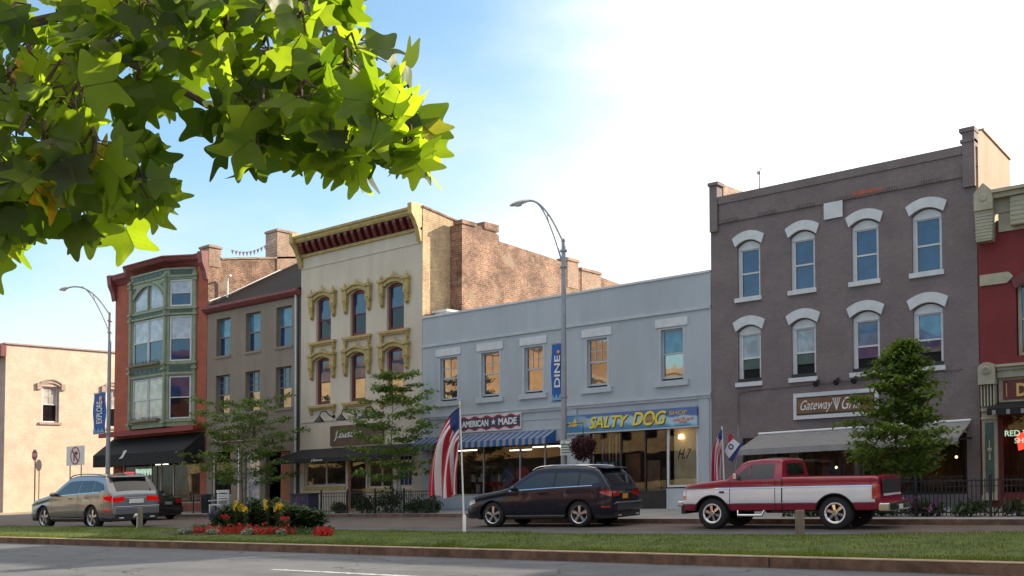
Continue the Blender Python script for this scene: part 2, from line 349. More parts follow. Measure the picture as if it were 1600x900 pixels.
M['win_blind'] = glassy('win_blind', (.36,.38,.44), ior=1.7)
M['win_curtain'] = glassy('win_curtain', (.42,.40,.37), ior=1.7)
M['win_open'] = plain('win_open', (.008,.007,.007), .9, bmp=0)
M['shopglass'] = shopglass('shopglass')
M['room'] = plain('room', (.10,.075,.05), .8, var=.4, scale=1.2)
M['room_warm'] = plain('room_warm', (.22,.12,.05), .8, var=.9, scale=3.2, streak=True)
M['tube'] = emit('tube', (1.,.88,.66), 1.6)
M['bulb'] = emit('bulb', (1.,.72,.38), 1.3)
M['neon'] = emit('neon', (1.,.06,.03), .8)
M['neon_pale'] = emit('neon_pale', (.6,.85,.65), .38)
M['tail'] = plain('tail', (.32,.006,.008), .15, var=.1, bmp=0, coat=1.)
M['tail_lit'] = emit('tail_lit', (1.,.008,.006), .22)
M['amber'] = plain('amber', (.6,.16,.02), .2, bmp=0, coat=1.)
M['lens'] = plain('lens', (.6,.6,.6), .12, bmp=0, coat=1.)
M['car_glass'] = glassy('car_glass', (.012,.015,.017), ior=1.7, wob=.0)
M['plate_orange'] = plain('plate_orange', (.65,.30,.02), .5)
M['leaf'] = leafm('leaf', (.022,.05,.012), (.44,.64,.02), .6, vein=True, old=(.50,.30,.02))
M['street_leaf'] = leafm('street_leaf', (.11,.18,.036), (.17,.27,.04), .35, .6)
M['dark_leaf'] = leafm('dark_leaf', (.105,.165,.028), (.18,.27,.025), .35, .6)
M['bush_leaf'] = leafm('bush_leaf', (.035,.075,.02), (.05,.10,.02), .3, .6)
M['silver_leaf'] = leafm('silver_leaf', (.30,.34,.28), (.2,.25,.2), .3, .8)
M['grass'] = leafm('grass', (.105,.15,.013), (.15,.20,.014), .4, .7)
M['petal_red'] = leafm('petal_red', (.50,.01,.02), (.5,.02,.02), .4, .6)
M['petal_yellow'] = leafm('petal_yellow', (.75,.50,.02), (.8,.6,.03), .4, .6)
M['petal_purple'] = leafm('petal_purple', (.09,.06,.22), (.1,.06,.3), .4, .6)
M['petal_pink'] = leafm('petal_pink', (.35,.12,.35), (.4,.15,.4), .4, .6)
M['petal_maroon'] = leafm('petal_maroon', (.05,.006,.012), (.07,.006,.012), .4, .6)
M['bark'] = plain('bark', (.075,.055,.04), .9, var=.35, scale=9, bmp=.7, bscale=60)
def paint(name, c, metal=.3, rough=.32): return plain(name, c, rough, metal, var=.04, scale=1, bmp=0, coat=1.)
# ---------------------------------------------------------------- text
def text_mb(mb, s, x0, x1, z0, z1, y, ext=.02, shear=0., bold=0., mi=0, tf=None, curve=0.):
    cu = bpy.data.curves.new('t', 'FONT'); cu.body = s; cu.shear = shear; cu.offset = bold; cu.extrude = .5; cu.resolution_u = 4; cu.align_x = 'LEFT'
    o = bpy.data.objects.new('t', cu); sc.collection.objects.link(o); dg = bpy.context.evaluated_depsgraph_get(); me = o.evaluated_get(dg).to_mesh()
    vs_ = [tuple(v.co) for v in me.vertices]; fs = [tuple(p.vertices) for p in me.polygons]
    xa, xb = min(v[0] for v in vs_), max(v[0] for v in vs_); ya, yb = min(v[1] for v in vs_), max(v[1] for v in vs_)
    def f(v):
        a = (v[0]-xa)/(xb-xa); b_ = (v[1]-ya)/(yb-ya); p = (x0+a*(x1-x0), y-ext if v[2] > 0 else y, z0+b_*(z1-z0)+curve*(1-(2*a-1)**2))
        return tf(*p) if tf else p
    mb.add([f(v) for v in vs_], fs, mi)
    o.evaluated_get(dg).to_mesh_clear(); bpy.data.objects.remove(o); bpy.data.curves.remove(cu)
    return mb
# ---------------------------------------------------------------- ground, roads, median
N = 34.
def sheet(name, pts, z, mat, sub=0):
    mb = MB()
    mb.add([(x, y, z) for x, y in pts], [tuple(range(len(pts)))]); return mb.build(name, mat, kind='structure')
sheet('ground', [(-700,-500),(500,-500),(500,900),(-700,900)], -.03, M['earth'])
sheet('near_road', [(-260,1.5),(120,1.5),(120,15.6),(-260,15.6)], 0, M['asphalt'])
sheet('far_road', [(-260,15.7),(120,15.7),(120,27),(-30,27),(-32,31),(-260,31)], 0, M['asphalt_far'])
sheet('side_street', [(-70.2,31.01),(-58.6,31.01),(-58.6,120),(-70.2,120)], .0, M['asphalt_far'])
sheet('parking_bay', [(-57,24.0),(60,24.0),(60,26.8),(-21.5,26.8),(-23,30.4),(-57,30.4)], .005, M['paver'])
def slab(name, pts, z, h, mat, top=None):
    mb = MB(); n = len(pts)
    mb.add([(x,y,z) for x,y in pts]+[(x,y,z+h) for x,y in pts], [(i,(i+1)%n,(i+1)%n+n,i+n) for i in range(n)], 0)
    mb.add([(x,y,z+h) for x,y in pts], [tuple(range(n))], 1)
    return mb.build(name, [mat, top or mat], kind='structure')
slab('sidewalk', [(-57.2,30.55),(-23,30.55),(-21.4,26.95),(60,26.95),(60,34.3),(-57.2,34.3)], -.02, .165, M['sidewalk'])
slab('sidewalk_kerb', [(-57.3,30.4),(-23.1,30.4),(-21.5,26.8),(60,26.8),(60,26.949),(-21.45,26.949),(-23.05,30.549),(-57.3,30.549)], -.02, .172, M['kerb'], M['sidewalk'])
slab('corner_pavement', [(-130,31.2),(-70.3,31.2),(-70.3,110),(-130,110)], -.02, .15, M['beige_walk'])
slab('near_pavement', [(-260,-6),(120,-6),(120,1.4),(-260,1.4)], -.02, .17, M['sidewalk'])
FAR = [(-120,20.3),(-40,20.3),(-22,20.25),(-12,19.75),(-8,20.2),(-5,21.6),(-2,22.6),(60,22.6)]
def far_edge(u):
    for (a, b), (c, d) in zip(FAR, FAR[1:]):
        if a <= u <= c: return b+(d-b)*(u-a)/(c-a)
    return 20.3
def turf_h(u, n):
    f = (n-15.5)/(far_edge(u)-15.5); return .175+.09*math.sin(max(0,min(1,f))*math.pi)+.015*mnoise.noise(Vector((u*.6, n*.6, 0)))
mb = MB(); xs = [-120+i*1.5 for i in range(121)]; ny = 9
mb.add([(x, 15.47+(far_edge(x)-.1-15.47)*j/(ny-1), turf_h(x, 15.47+(far_edge(x)-.1-15.47)*j/(ny-1))-(.02 if j in (0,ny-1) else 0)) for x in xs for j in range(ny)],
       [(i*ny+j,(i+1)*ny+j,(i+1)*ny+j+1,i*ny+j+1) for i in range(len(xs)-1) for j in range(ny-1)])
mb.build('median_turf', M['turf'], kind='structure', smooth=60)
mb = MB(); x = -119.
while x < 60:
    L = 9.35
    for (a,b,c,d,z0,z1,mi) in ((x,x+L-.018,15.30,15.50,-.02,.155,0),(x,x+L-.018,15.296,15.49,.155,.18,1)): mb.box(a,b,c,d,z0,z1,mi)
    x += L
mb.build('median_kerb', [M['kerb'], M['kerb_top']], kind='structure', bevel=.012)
mb = MB()
for (a, b), (c, d) in zip(FAR, FAR[1:]):
    for z0, z1, o in ((-.02,.175,0),):
        mb.add([(a,b-.18,z0),(c,d-.18,z0),(c,d,z0),(a,b,z0),(a,b-.18,z1),(c,d-.18,z1),(c,d,z1),(a,b,z1)], [(4,5,6,7),(0,1,5,4),(2,3,7,6),(1,2,6,5),(3,0,4,7)])
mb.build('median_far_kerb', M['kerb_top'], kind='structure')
a = gr(425,890); mb = MB(); mb.box(a[0], 30, a[1]-.07, a[1]+.07, .004, .0045); mb.build('lane_line', M['line'], kind='structure')
# grass blades on the median
mb = MB(); mb.rnd = []
for i in range(74000):
    u = -42+41*(random.random()**.75) if i % 5 else random.uniform(-70,-1); n = random.uniform(15.5, far_edge(u)-.2)
    if i % 4 == 0: n = 15.49+random.random()**2*.5
    z = turf_h(u, n)-.02; h = random.uniform(.025,.065)*(1.5 if mnoise.noise(Vector((u*.9,n*.9,3)))>.25 else 1); a = random.uniform(0,6.28); w = .010
    dx, dy = math.cos(a)*w, math.sin(a)*w; lx, ly = random.uniform(-.03,.03), random.uniform(-.03,.03)
    mb.add([(u-dx,n-dy,z),(u+dx,n+dy,z),(u+lx,n+ly,z+h)], [(0,1,2)]); r = max(0,min(1,.5+.45*mnoise.noise(Vector((u*.35,n*.8,0)))+random.uniform(-.25,.25))); mb.rnd += [r]*3
tag(mb.build('grass', M['grass'], org=(0,0,0)), 'short green grass covering the median between the two carriageways', 'grass', kind='stuff')
# ---------------------------------------------------------------- windows and shopfronts
def facet(p0, p1):
    d = math.hypot(p1[0]-p0[0], p1[1]-p0[1]); cx, cy = (p1[0]-p0[0])/d, (p1[1]-p0[1])/d
    return (lambda x, y, z: (p0[0]+x*cx-y*cy, p0[1]+x*cy+y*cx, z)), d
def window(root, x0, x1, z0, z1, y, fm, top, bot, fw=.07, rail=.5, grid=(0,0), tf=None, d=.07, vbar=False, blind=None, name='window', arch=0):
    f = MB(tf)
    f.box(x0,x0+fw,y,y+d,z0,z1); f.box(x1-fw,x1,y,y+d,z0,z1); f.box(x0+fw,x1-fw,y,y+d,z1-fw,z1); f.box(x0+fw,x1-fw,y,y+d,z0,z0+fw)
    zr = z0+(z1-z0)*rail
    if rail: f.box(x0+fw,x1-fw,y+.012,y+d-.012,zr-.03,zr+.03)
    if vbar: f.box((x0+x1)/2-.05,(x0+x1)/2+.05,y-.008,y+d-.02,z0+fw,z1-fw)
    gx, gz = grid
    zb = zr+.03 if rail else z0+fw
    for i in range(1, gx): xx = x0+fw+(x1-x0-2*fw)*i/gx; f.box(xx-.014,xx+.014,y+.022,y+d-.025,zb,z1-fw)
    for j in range(1, gz): zz = zb+(z1-fw-zb)*j/gz; f.box(x0+fw,x1-fw,y+.026,y+d-.028,zz-.014,zz+.014)
    w = f.build(name, fm, root)
    p = MB(tf); ya = y+d*.6
    if rail:
        p.quad((x0+fw,ya,zr),(x1-fw,ya,zr),(x1-fw,ya,z1-fw),(x0+fw,ya,z1-fw),0)
        p.quad((x0+fw,ya+.015,z0+fw),(x1-fw,ya+.015,z0+fw),(x1-fw,ya+.015,zr),(x0+fw,ya+.015,zr),1)
    else: p.quad((x0+fw,ya,z0+fw),(x1-fw,ya,z0+fw),(x1-fw,ya,z1-fw),(x0+fw,ya,z1-fw),0)
    p.build('pane', [top, bot], w)
    if blind:
        b = MB(tf); a_, b_, m_ = blind; hz = z0+fw+(z1-z0-2*fw)*a_; tz = z0+fw+(z1-z0-2*fw)*b_
        b.box(x0+fw,x1-fw,ya-.006,ya-.002,hz,tz); b.build('blind', m_, w)
    return w
def shop(root, x0, x1, z0, z1, frame, bars=(), room='room', depth=3., lights=(), transom=None, y=None, glass='shopglass', fw=.08):
    y = y or N+.10
    f = MB(); f.box(x0,x0+fw,y,y+.1,z0,z1); f.box(x1-fw,x1,y,y+.1,z0,z1); f.box(x0+fw,x1-fw,y,y+.1,z1-fw,z1); f.box(x0+fw,x1-fw,y,y+.1,z0,z0+fw)
    for b in bars: f.box(b-.035,b+.035,y+.01,y+.09,z0+fw,z1-fw)
    if transom: f.box(x0+fw,x1-fw,y+.015,y+.085,transom-.03,transom+.03)
    w = f.build('shop_window', frame, root)
    MB().quad((x0+.03,y+.05,z0+.03),(x1-.03,y+.05,z0+.03),(x1-.03,y+.05,z1-.03),(x0+.03,y+.05,z1-.03)).build('pane', M[glass], w)
    r = MB(); ya, yb = y+.12, y+depth; zf = min(z0, .3); zc = z1+.4
    r.quad((x0,yb,zf),(x1,yb,zf),(x1,yb,zc),(x0,yb,zc)); r.quad((x0,ya,zf),(x1,ya,zf),(x1,yb,zf),(x0,yb,zf)); r.quad((x0,ya,zc),(x0,yb,zc),(x1,yb,zc),(x1,ya,zc))
    r.quad((x0,ya,zf),(x0,yb,zf),(x0,yb,zc),(x0,ya,zc)); r.quad((x1,ya,zf),(x1,ya,zc),(x1,yb,zc),(x1,yb,zf)); r.build('shop_interior', M[room], root)
    for (lx, ln, lz, ly) in lights: MB().box(lx,lx+ln,y+ly,y+ly+.12,lz,lz+.05).build('ceiling_light', M['tube'], root)
    return w
def arch_band(mb, x0, x1, zs, rise, t0, t1, y0, y1, seg=12, mi=0, gap=False):   # segmental band between t0 and t1 above the arch line
    def pt(k, off):
        a = -1+2*k/seg; return ((x0+x1)/2+a*((x1-x0)/2+off*.35), zs+rise*(1-a*a)+off)
    for k in range(seg):
        a, b, c, d = pt(k,t0), pt(k+1,t0), pt(k+1,t1), pt(k,t1)
        mb.prism([a,b,c,d], 1, y0, y1, mi)
def arch_fill(mb, x0, x1, zs, rise, y0, y1, seg=12, mi=0):
    pts = [(x0+(x1-x0)*k/seg, zs+rise*(1-(-1+2*k/seg)**2)) for k in range(seg+1)]
    mb.prism([(x0,zs-.001)]+pts[0:1]+pts[1:-1]+pts[-1:]+[(x1,zs-.001)], 1, y0, y1, mi)
def spandrel(mb, x0, x1, zs, rise, y0, seg=12, mi=0, d=.22):       # wall between the arch line and a square head
    zt = zs+rise
    for k in range(seg):
        a0, a1 = -1+2*k/seg, -1+2*(k+1)/seg
        mb.prism([(x0+(x1-x0)*k/seg, zs+rise*(1-a0*a0)), (x0+(x1-x0)*(k+1)/seg, zs+rise*(1-a1*a1)), (x0+(x1-x0)*(k+1)/seg, zt+.002), (x0+(x1-x0)*k/seg, zt+.002)], 1, y0+.001, y0+d, mi)
def shell(root, x0, x1, z, depth, ml, mr, mroof, mback=None, zb=None):    # side walls, back, roof
    zb = zb or z; y1 = N+depth
    MB().quad((x0,N,0),(x0,N,z),(x0,y1,zb),(x0,y1,0)).build('side_wall', ml, root)
    MB().quad((x1,N,0),(x1,y1,0),(x1,y1,zb),(x1,N,z)).build('side_wall', mr, root)
    MB().quad((x0,y1,0),(x0,y1,zb),(x1,y1,zb),(x1,y1,0)).build('rear_wall', mback or ml, root)
    MB().quad((x0,N+.2,z-.6),(x1,N+.2,z-.6),(x1,y1,zb-.6),(x0,y1,zb-.6)).build('roof', mroof, root)
# ================================================================ 1 tan corner building
cx = at(9, 560, N)[0]; ztan = 11.85
B = thing('corner_building', 'pale tan painted brick building with two arched windows on its sunlit flank', 'building', (cx-6, N, 0))
tw = []
def sdx(x, y): return sd(x, y, cx)
wa = [(sdx(66,600)[0], sdx(93,600)[0], sdx(80,660)[1], sdx(80,604)[1]), (sdx(166,610)[0], sdx(188,610)[0], sdx(176,668)[1], sdx(176,608)[1])]
# flank faces the side street (+X)
tfl = lambda x, y, z: (cx-y, x, z)
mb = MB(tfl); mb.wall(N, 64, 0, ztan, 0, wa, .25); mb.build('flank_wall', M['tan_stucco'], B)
for (a,b,c,d) in wa:
    window(B, a+.05,b-.05,c,d, .15, M['white_trim'], M['win_curtain'], M['win_dark'], tf=tfl, grid=(2,2), fw=.1)
    mb = MB(tfl); arch_band(mb, a-.12, b+.12, d-.05, .28, .0, .22, -.08, .0); arch_band(mb, a-.12, b+.12, d+.17, .28, .0, .1, -.14, .0)
    mb.box(a-.4,a-.1,-.12,0,d-.25,d+.2); mb.box(b+.1,b+.4,-.12,0,d-.25,d+.2); mb.build('window_hood', M['tan_front'], B); mb = MB(tfl); mb.box(a-.2,b+.2,-.10,0,c-.16,c); mb.build('sill', M['tan_front'], B)
mb = MB(); mb.box(cx-24,cx+.12,N-.12,64,ztan,ztan+.10); mb.build('coping', M['tan_front'], B)
fw_ = [(cx-3.2,cx-2.1,6.2,9.4),(cx-7,cx-5.9,6.2,9.4),(cx-3.4,cx-1.4,.8,4.2)]
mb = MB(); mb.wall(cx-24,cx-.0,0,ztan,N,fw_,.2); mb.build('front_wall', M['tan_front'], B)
for h in fw_: window(B,h[0],h[1],h[2],h[3],N+.12,M['maroon'],M['win_sky'],M['win_dark'])
mb = MB(); mb.box(cx-24,cx+.35,N-.5,N-.13,ztan-.9,ztan-.1); mb.build('cornice', M['burgundy'], B)
MB().quad((cx-24,64,0),(cx,64,0),(cx,64,ztan),(cx-24,64,ztan)).build('rear_wall', M['tan_front'], B)
# ================================================================ 2 bay-fronted building
X0, X1 = -57.55, -48.2
B2 = thing('bay_front_building', 'narrow three-storey building with orange brick edges and a pale green bay of windows', 'building', ((X0+X1)/2, N, 0))
NB = 33.0; b1 = at(204,550,NB)[0]; b2 = at(258,550,NB)[0]; b3 = -49.25; b0 = b1-(b3-b2)
mb = MB(); mb.wall(X0, X1, 0, 14.0, N, [(b0+.1,b3-.05,4.9,13.85),(X0+.9,X1-.5,.6,3.1)], .3); mb.build('front_wall', M['orange_brick'], B2)
def zc(y, x=230, n=NB): return at(x, y, n)[1]
zz = [zc(667), zc(597), zc(578), zc(507), zc(490), zc(440), zc(425)]
F1, d1 = facet((b1,NB),(b2,NB)); F2, d2 = facet((b2,NB),(b3,N-.02)); F0, d0 = facet((b0,N-.02),(b1,NB))
zlo, zhi = 4.95, 13.9
W3 = [(5.35,7.80),(8.60,11.2),(11.70,13.25)]
# centre and slanted faces with openings
for F, d, ins in ((F1,d1,.22),(F2,d2,.22),(F0,d0,.22)):
    mb = MB(F); mb.wall(0, d, zlo, zhi, 0, [(ins,d-ins,a,b) for a,b in W3], .12)
    for k, x in enumerate((0.02, d-.02)):                                # slender colonnettes at the corners
        if F is F1 or (F is F2 and k == 1) or (F is F0 and k == 0):
            mb.tube([(x,-.03,zlo),(x,-.03,8.0),(x,-.03,zhi-.3)], [.11,.09,.12], 10)
            for zz_ in (5.2,8.2,8.5,11.25,11.6,13.2,13.45): mb.box(x-.15,x+.15,-.19,.05,zz_-.06,zz_+.06)
    for z in (5.25,7.92,8.48,11.28,11.60,13.42,zhi-.06): mb.box(0,d,-.07,.0,z-.05,z+.05)
    mb.build('bay_wall', M['bay_green'], B2)
    for a, b in ((8.02,8.38),(11.36,11.53),(13.52,13.78)):
        mb = MB(F); mb.box(ins,d-ins,-.025,-.001,a,b)
        for k in range(7): x = ins+.12+(d-2*ins-.24)*k/6; mb.box(x-.03,x+.03,-.04,-.024,a+.05,b-.05)
        mb.build('spandrel_panel', M['bay_dark'], B2)
    for i, (a, b) in enumerate(W3):
        fm = M['white_trim'] if i == 1 else M['bay_green']
        if F is F1:
            mid = d/2
            kinds = [('win_curtain','win_curtain'),('win_blind','win_sky'),('win_blind','win_blind')][i]
            for (p, q) in ((ins+.02,mid-.02),(mid+.02,d-ins-.02)):
                window(B2, p, q, a+.02, b-.02 if i < 2 else b-.02, .04, M['white_trim'] if i != 2 else fm, M[kinds[0]], M[kinds[1]], tf=F, rail=.5 if i < 2 else 0, fw=.075)
        else:
            kinds = [('win_sky','win_dark'),('win_blind','win_sky'),('win_blind','win_sky')][i]
            window(B2, ins+.02, d-ins-.02, a+.02, b-.02, .04, M['white_trim'], M[kinds[0]], M[kinds[1]], tf=F, rail=.5, fw=.085)
mb = MB(F1); x0_, x1_ = .2, d1-.2
spandrel(mb, x0_, x1_, 12.55, .72, -.02, 14, d=.09); arch_band(mb, x0_+.05, x1_-.05, 12.5, .70, -.07, .04, -.07, .0, 14); mb.box(d1/2-.05,d1/2+.05,-.04,.05,11.7,13.2); mb.build('arched_frame', M['bay_green'], B2)
mb = MB(F1)
for sx in (-1,1):
    c_ = d1/2+sx*(d1/2-.38); mb.prism([(c_-.17,13.12),(c_+.17,13.12),(c_+.17*sx,12.8)], 1, -.05, -.021)
mb.build('spandrel_ornament', M['bay_dark'], B2)
for a_, F, d in ((8.5,F1,d1),(5.3,F1,d1)):
    mb = MB(F); mb.box(.3,d-.3,-.32,-.08,a_,a_+.14); fb = mb.build('window_box', M['timber'], B2)
    mb = MB(F); mb.rnd = []
    for _ in range(160):
        x, y, z = random.uniform(.32,d-.32), random.uniform(-.34,-.08), a_+.12+random.random()*.15
        mb.add([(x,y,z),(x+random.uniform(-.06,.06),y+random.uniform(-.05,.05),z+.05),(x+random.uniform(-.05,.05),y,z-.05)], [(0,1,2)]); mb.rnd += [random.random()*.9]*3
    mb.build('trailing_plant', M['bush_leaf'], fb)
# cornice following the bay
path = [(X0-.2,N-.42),(b0-.25,N-.45),(b1-.2,NB-.42),(b2+.22,NB-.42),(b3+.25,N-.42),(X1+.1,N-.42)]
inner = [(X0,N+.1),(b0,N+.1),(b1,N-.1),(b2,N-.1),(b3,N+.1),(X1,N+.1)]
mb = MB()
prof = [(1.,14.52),(1.05,14.46),(.97,14.38),(.9,14.24),(.6,14.12),(.45,14.0),(.35,13.92),(0,13.9)]
vs_ = []; fs = []
for p, q in zip(path, inner):
    for k, z in prof: vs_.append((q[0]+(p[0]-q[0])*k, q[1]+(p[1]-q[1])*k, z))
    vs_.append((q[0], q[1], 14.50))
m_ = len(prof)+1
for i in range(len(path)-1):
    for j in range(m_-1): fs.append((i*m_+j,(i+1)*m_+j,(i+1)*m_+j+1,i*m_+j+1))
    fs.append((i*m_,i*m_+m_-1,(i+1)*m_+m_-1,(i+1)*m_))
fs += [tuple(range(m_)), tuple(range((len(path)-1)*m_+m_-1,(len(path)-1)*m_-1,-1))]
mb.add(vs_, fs); mb.build('cornice', M['burgundy'], B2)
for x in (X0-.05, X1-.12):
    mb = MB(); mb.prism([(N-.5,14.56),(N-.02,14.62),(N-.02,13.1),(N-.1,13.0),(N-.22,13.5),(N-.42,13.95)], 0, x-.18, x+.22); mb.build('cornice_bracket', M['burgundy'], B2)
MB().box(X0+.1,X1-.1,N-.02,N+.25,13.9,14.4).build('parapet', M['orange_brick'], B2)
mb = MB(); mb.box(X0-.03,X1+.2,N-.98,N-.70,4.62,4.86); mb.box(X0+.1,X1,N-.70,N-.0,4.75,4.95); mb.build('shop_cornice', M['red_trim'], B2)
shop(B2, X0+.9, X1-.5, .6, 3.1, M['cream'], (X0+3.9,X0+4.9,X1-3.2), 'room_warm', 3.2, ((X0+2,1.2,2.9,1.5),))
# party wall to the right with chimneys
pts = [(N,.1),(N,14.0)]
pw = [(N+.05,14.1),(34.8,14.25)]
zA = [sd(345,406,X1), sd(372,405,X1), sd(430,401,X1)]
MB().prism([(N+.02,0),(N+.02,14.0),(N+.75,14.28),(zA[0][0],zA[0][1]),(zA[1][0],zA[1][1]),(zA[2][0]+1.5,zA[2][1]+.1),(54,14.2),(54,0)], 0, X1-.28, X1+.02).build('party_wall', M['wall_brick'], B2)
MB().prism([(zA[0][0],zA[0][1]),(zA[1][0],zA[1][1]),(zA[2][0]+1.5,zA[2][1]+.1),(zA[2][0]+1.5,zA[2][1]+.22),(zA[1][0],zA[1][1]+.1),(zA[0][0],zA[0][1]+.1)],0,X1-.34,X1+.08).build('wall_coping', M['chimney_front'], B2)
c1a, c1b = sd(305,385,X1), sd(345,388,X1)
def chimney(root, x0, x1, y0, y1, z0, z1, cap=.12):
    mb = MB(); mb.box(x0,x1,y0,y1,z0,z1); mb.box(x0-.06,x1+.06,y0-.06,y1+.06,z1,z1+cap); mb.box(x0+.05,x1-.05,y0+.05,y1-.05,z1+cap,z1+cap+.06)
    mb2 = mb.build('chimney', M['chimney_brick'], root); return mb2
chimney(B2, X1-.8, X1+.05, N+.05, 34.85, 13.8, 14.85)
a, b = sd(432,356,X1), sd(463,352,X1); chimney(B2, X1-1., X1+.08, a[0], b[0], 13.8, a[1]-.2)
MB().quad((X0,N,0),(X0,N,14.2),(X0,54,14.2),(X0,54,0)).build('side_wall', M['orange_brick'], B2)
MB().quad((X0,N+.2,13.6),(X1,N+.2,13.6),(X1,54,13.6),(X0,54,13.6)).build('roof', M['roofing'], B2)
MB().quad((X0,54,0),(X0,54,13.6),(X1,54,13.6),(X1,54,0)).build('rear_wall', M['orange_brick'], B2)
# ================================================================ 3 brown stucco building
X0, X1 = -48.16, -40.3
B3 = thing('brown_building', 'three-storey brown stucco building with a steep slate roof and six plain sash windows', 'building', ((X0+X1)/2, N, 0))
hs = []
for xa in ((-47.33,-46.10),(-44.75,-43.52),(-42.22,-40.98)):
    hs += [(xa[0],xa[1],8.62,10.68),(xa[0],xa[1],5.42,7.56)]
gh = [(-47.62,-45.9,.95,3.46),(-44.7,-43.45,.15,3.30),(-43.0,-41.0,.15,3.2)]
mb = MB(); mb.wall(X0,X1,0,11.3,N,hs+gh,.3); mb.build('front_wall', M['brown_stucco'], B3)
for i, h in enumerate(hs):
    lowr = i % 2 == 1
    window(B3,h[0],h[1],h[2],h[3],N+.22,M['brown_stucco'],M['win_azure'] if not lowr else M['win_sky'],M['win_sky'] if not lowr else M['win_mirror'],fw=.06,grid=(3,3) if lowr else (0,0),rail=.5)
    MB().box(h[0]-.08,h[1]+.08,N-.05,N+.1,h[2]-.13,h[2]).build('sill', M['brown_stucco'], B3)
shop(B3,*gh[0][:4],M['white_trim'],(),'room_warm',2.5)
window(B3,*gh[1][:4],N+.12,M['white_trim'],M['win_curtain'],M['win_blind'],fw=.16,grid=(2,0),name='door')
MB().quad((-43.0,N+1.2,.15),(-41.0,N+1.2,.15),(-41.0,N+1.2,3.2),(-43.0,N+1.2,3.2)).build('doorway_recess', M['room'], B3)
MB().box(-42.0,-41.0,N+.2,N+.26,.15,3.18).build('shutter_panel', M['orange_panel'], B3)
mb = MB(); mb.box(-45.2,-45.12,N-.08,N-.0,.15,3.5); mb.build('conduit', M['white_metal'], B3)
zr = sd(438,424,X0)
mb = MB(); mb.prism([(N-.25,11.38),(41.,11.38+(41-N+.25)*(zr[1]-11.5)/(zr[0]-N)),(48.,11.3)], 0, X0+.06, X1-.05); mb.build('roof', M['slate'], B3)
mb = MB(); mb.prism([(N-.34,11.42),(N-.34,11.28),(N-.2,11.12),(N-.02,11.05),(N-.02,11.38)], 0, X0-.1, X1+.0); mb.build('gutter', M['burgundy'], B3)
rs = [sd(x,y,X0+.1) for x,y in ((327,472),(355,462),(438,423))]
MB().tube([(X0+.1,p[0],p[1]+.05) for p in rs],.035,6).build('flashing', M['white_metal'], B3)
p = sd(355,462,X0+.25); MB().tube([(X0+.25,p[0],p[1]-.1),(X0+.25,p[0],p[1]+.85),(X0+.32,p[0],p[1]+1.05),(X0+.55,p[0],p[1]+1.1)],.06,8).build('vent_pipe', M['white_metal'], B3)
MB().tube([(-40.55,N-.12,11.2),(-40.55,N-.12,10.6),(-40.55,N-.08,8),(-40.52,N-.08,.4)],.055,8).build('downpipe', M['white_trim'], B3)
MB().tube([(-40.38,N-.08,11.2),(-40.38,N-.06,.3)],.04,8).build('downpipe', M['black_metal'], B3)
MB().quad((X0+.06,48,0),(X0+.06,48,11.3),(X1,48,11.3),(X1,48,0)).build('rear_wall', M['brown_stucco'], B3)
# ================================================================ 4 cream building
X0, X1 = -40.27, -31.86
B4 = thing('cream_building', 'three-storey cream building with ochre window hoods and a bracketed ochre and maroon cornice', 'building', ((X0+X1)/2, N, 0))
cw = [(-39.52+.42,-37.60-.42),(-37.05+.42,-35.12-.42),(-34.55+.42,-32.60-.42)]
hs = []
for a,b in cw: hs += [(a,b,8.58,10.62),(a,b,5.40,7.58)]
gh = [(-39.95,-36.9,1.35,2.95),(-36.75,-35.5,.15,2.95),(-35.4,-33.7,1.2,2.95),(-33.45,-32.45,.2,2.75)]
mb = MB(); mb.wall(X0,X1,0,12.95,N,[(a,b,c,d+.16) for a,b,c,d in hs]+gh,.3)
for h in hs: spandrel(mb,h[0],h[1],h[3]-.02,.18,N,10,d=.25)
mb.build('front_wall', M['cream'], B4)
MB().box(X0+.05,X1-.02,N-.035,N-.001,12.36,12.42).build('string_course', M['cream'], B4); MB().box(X0+.05,X1-.02,N-.04,N-.001,4.55,4.62).build('string_course', M['cream'], B4)
tops = ['win_sky']*3+['win_sky','win_sky','win_dark']
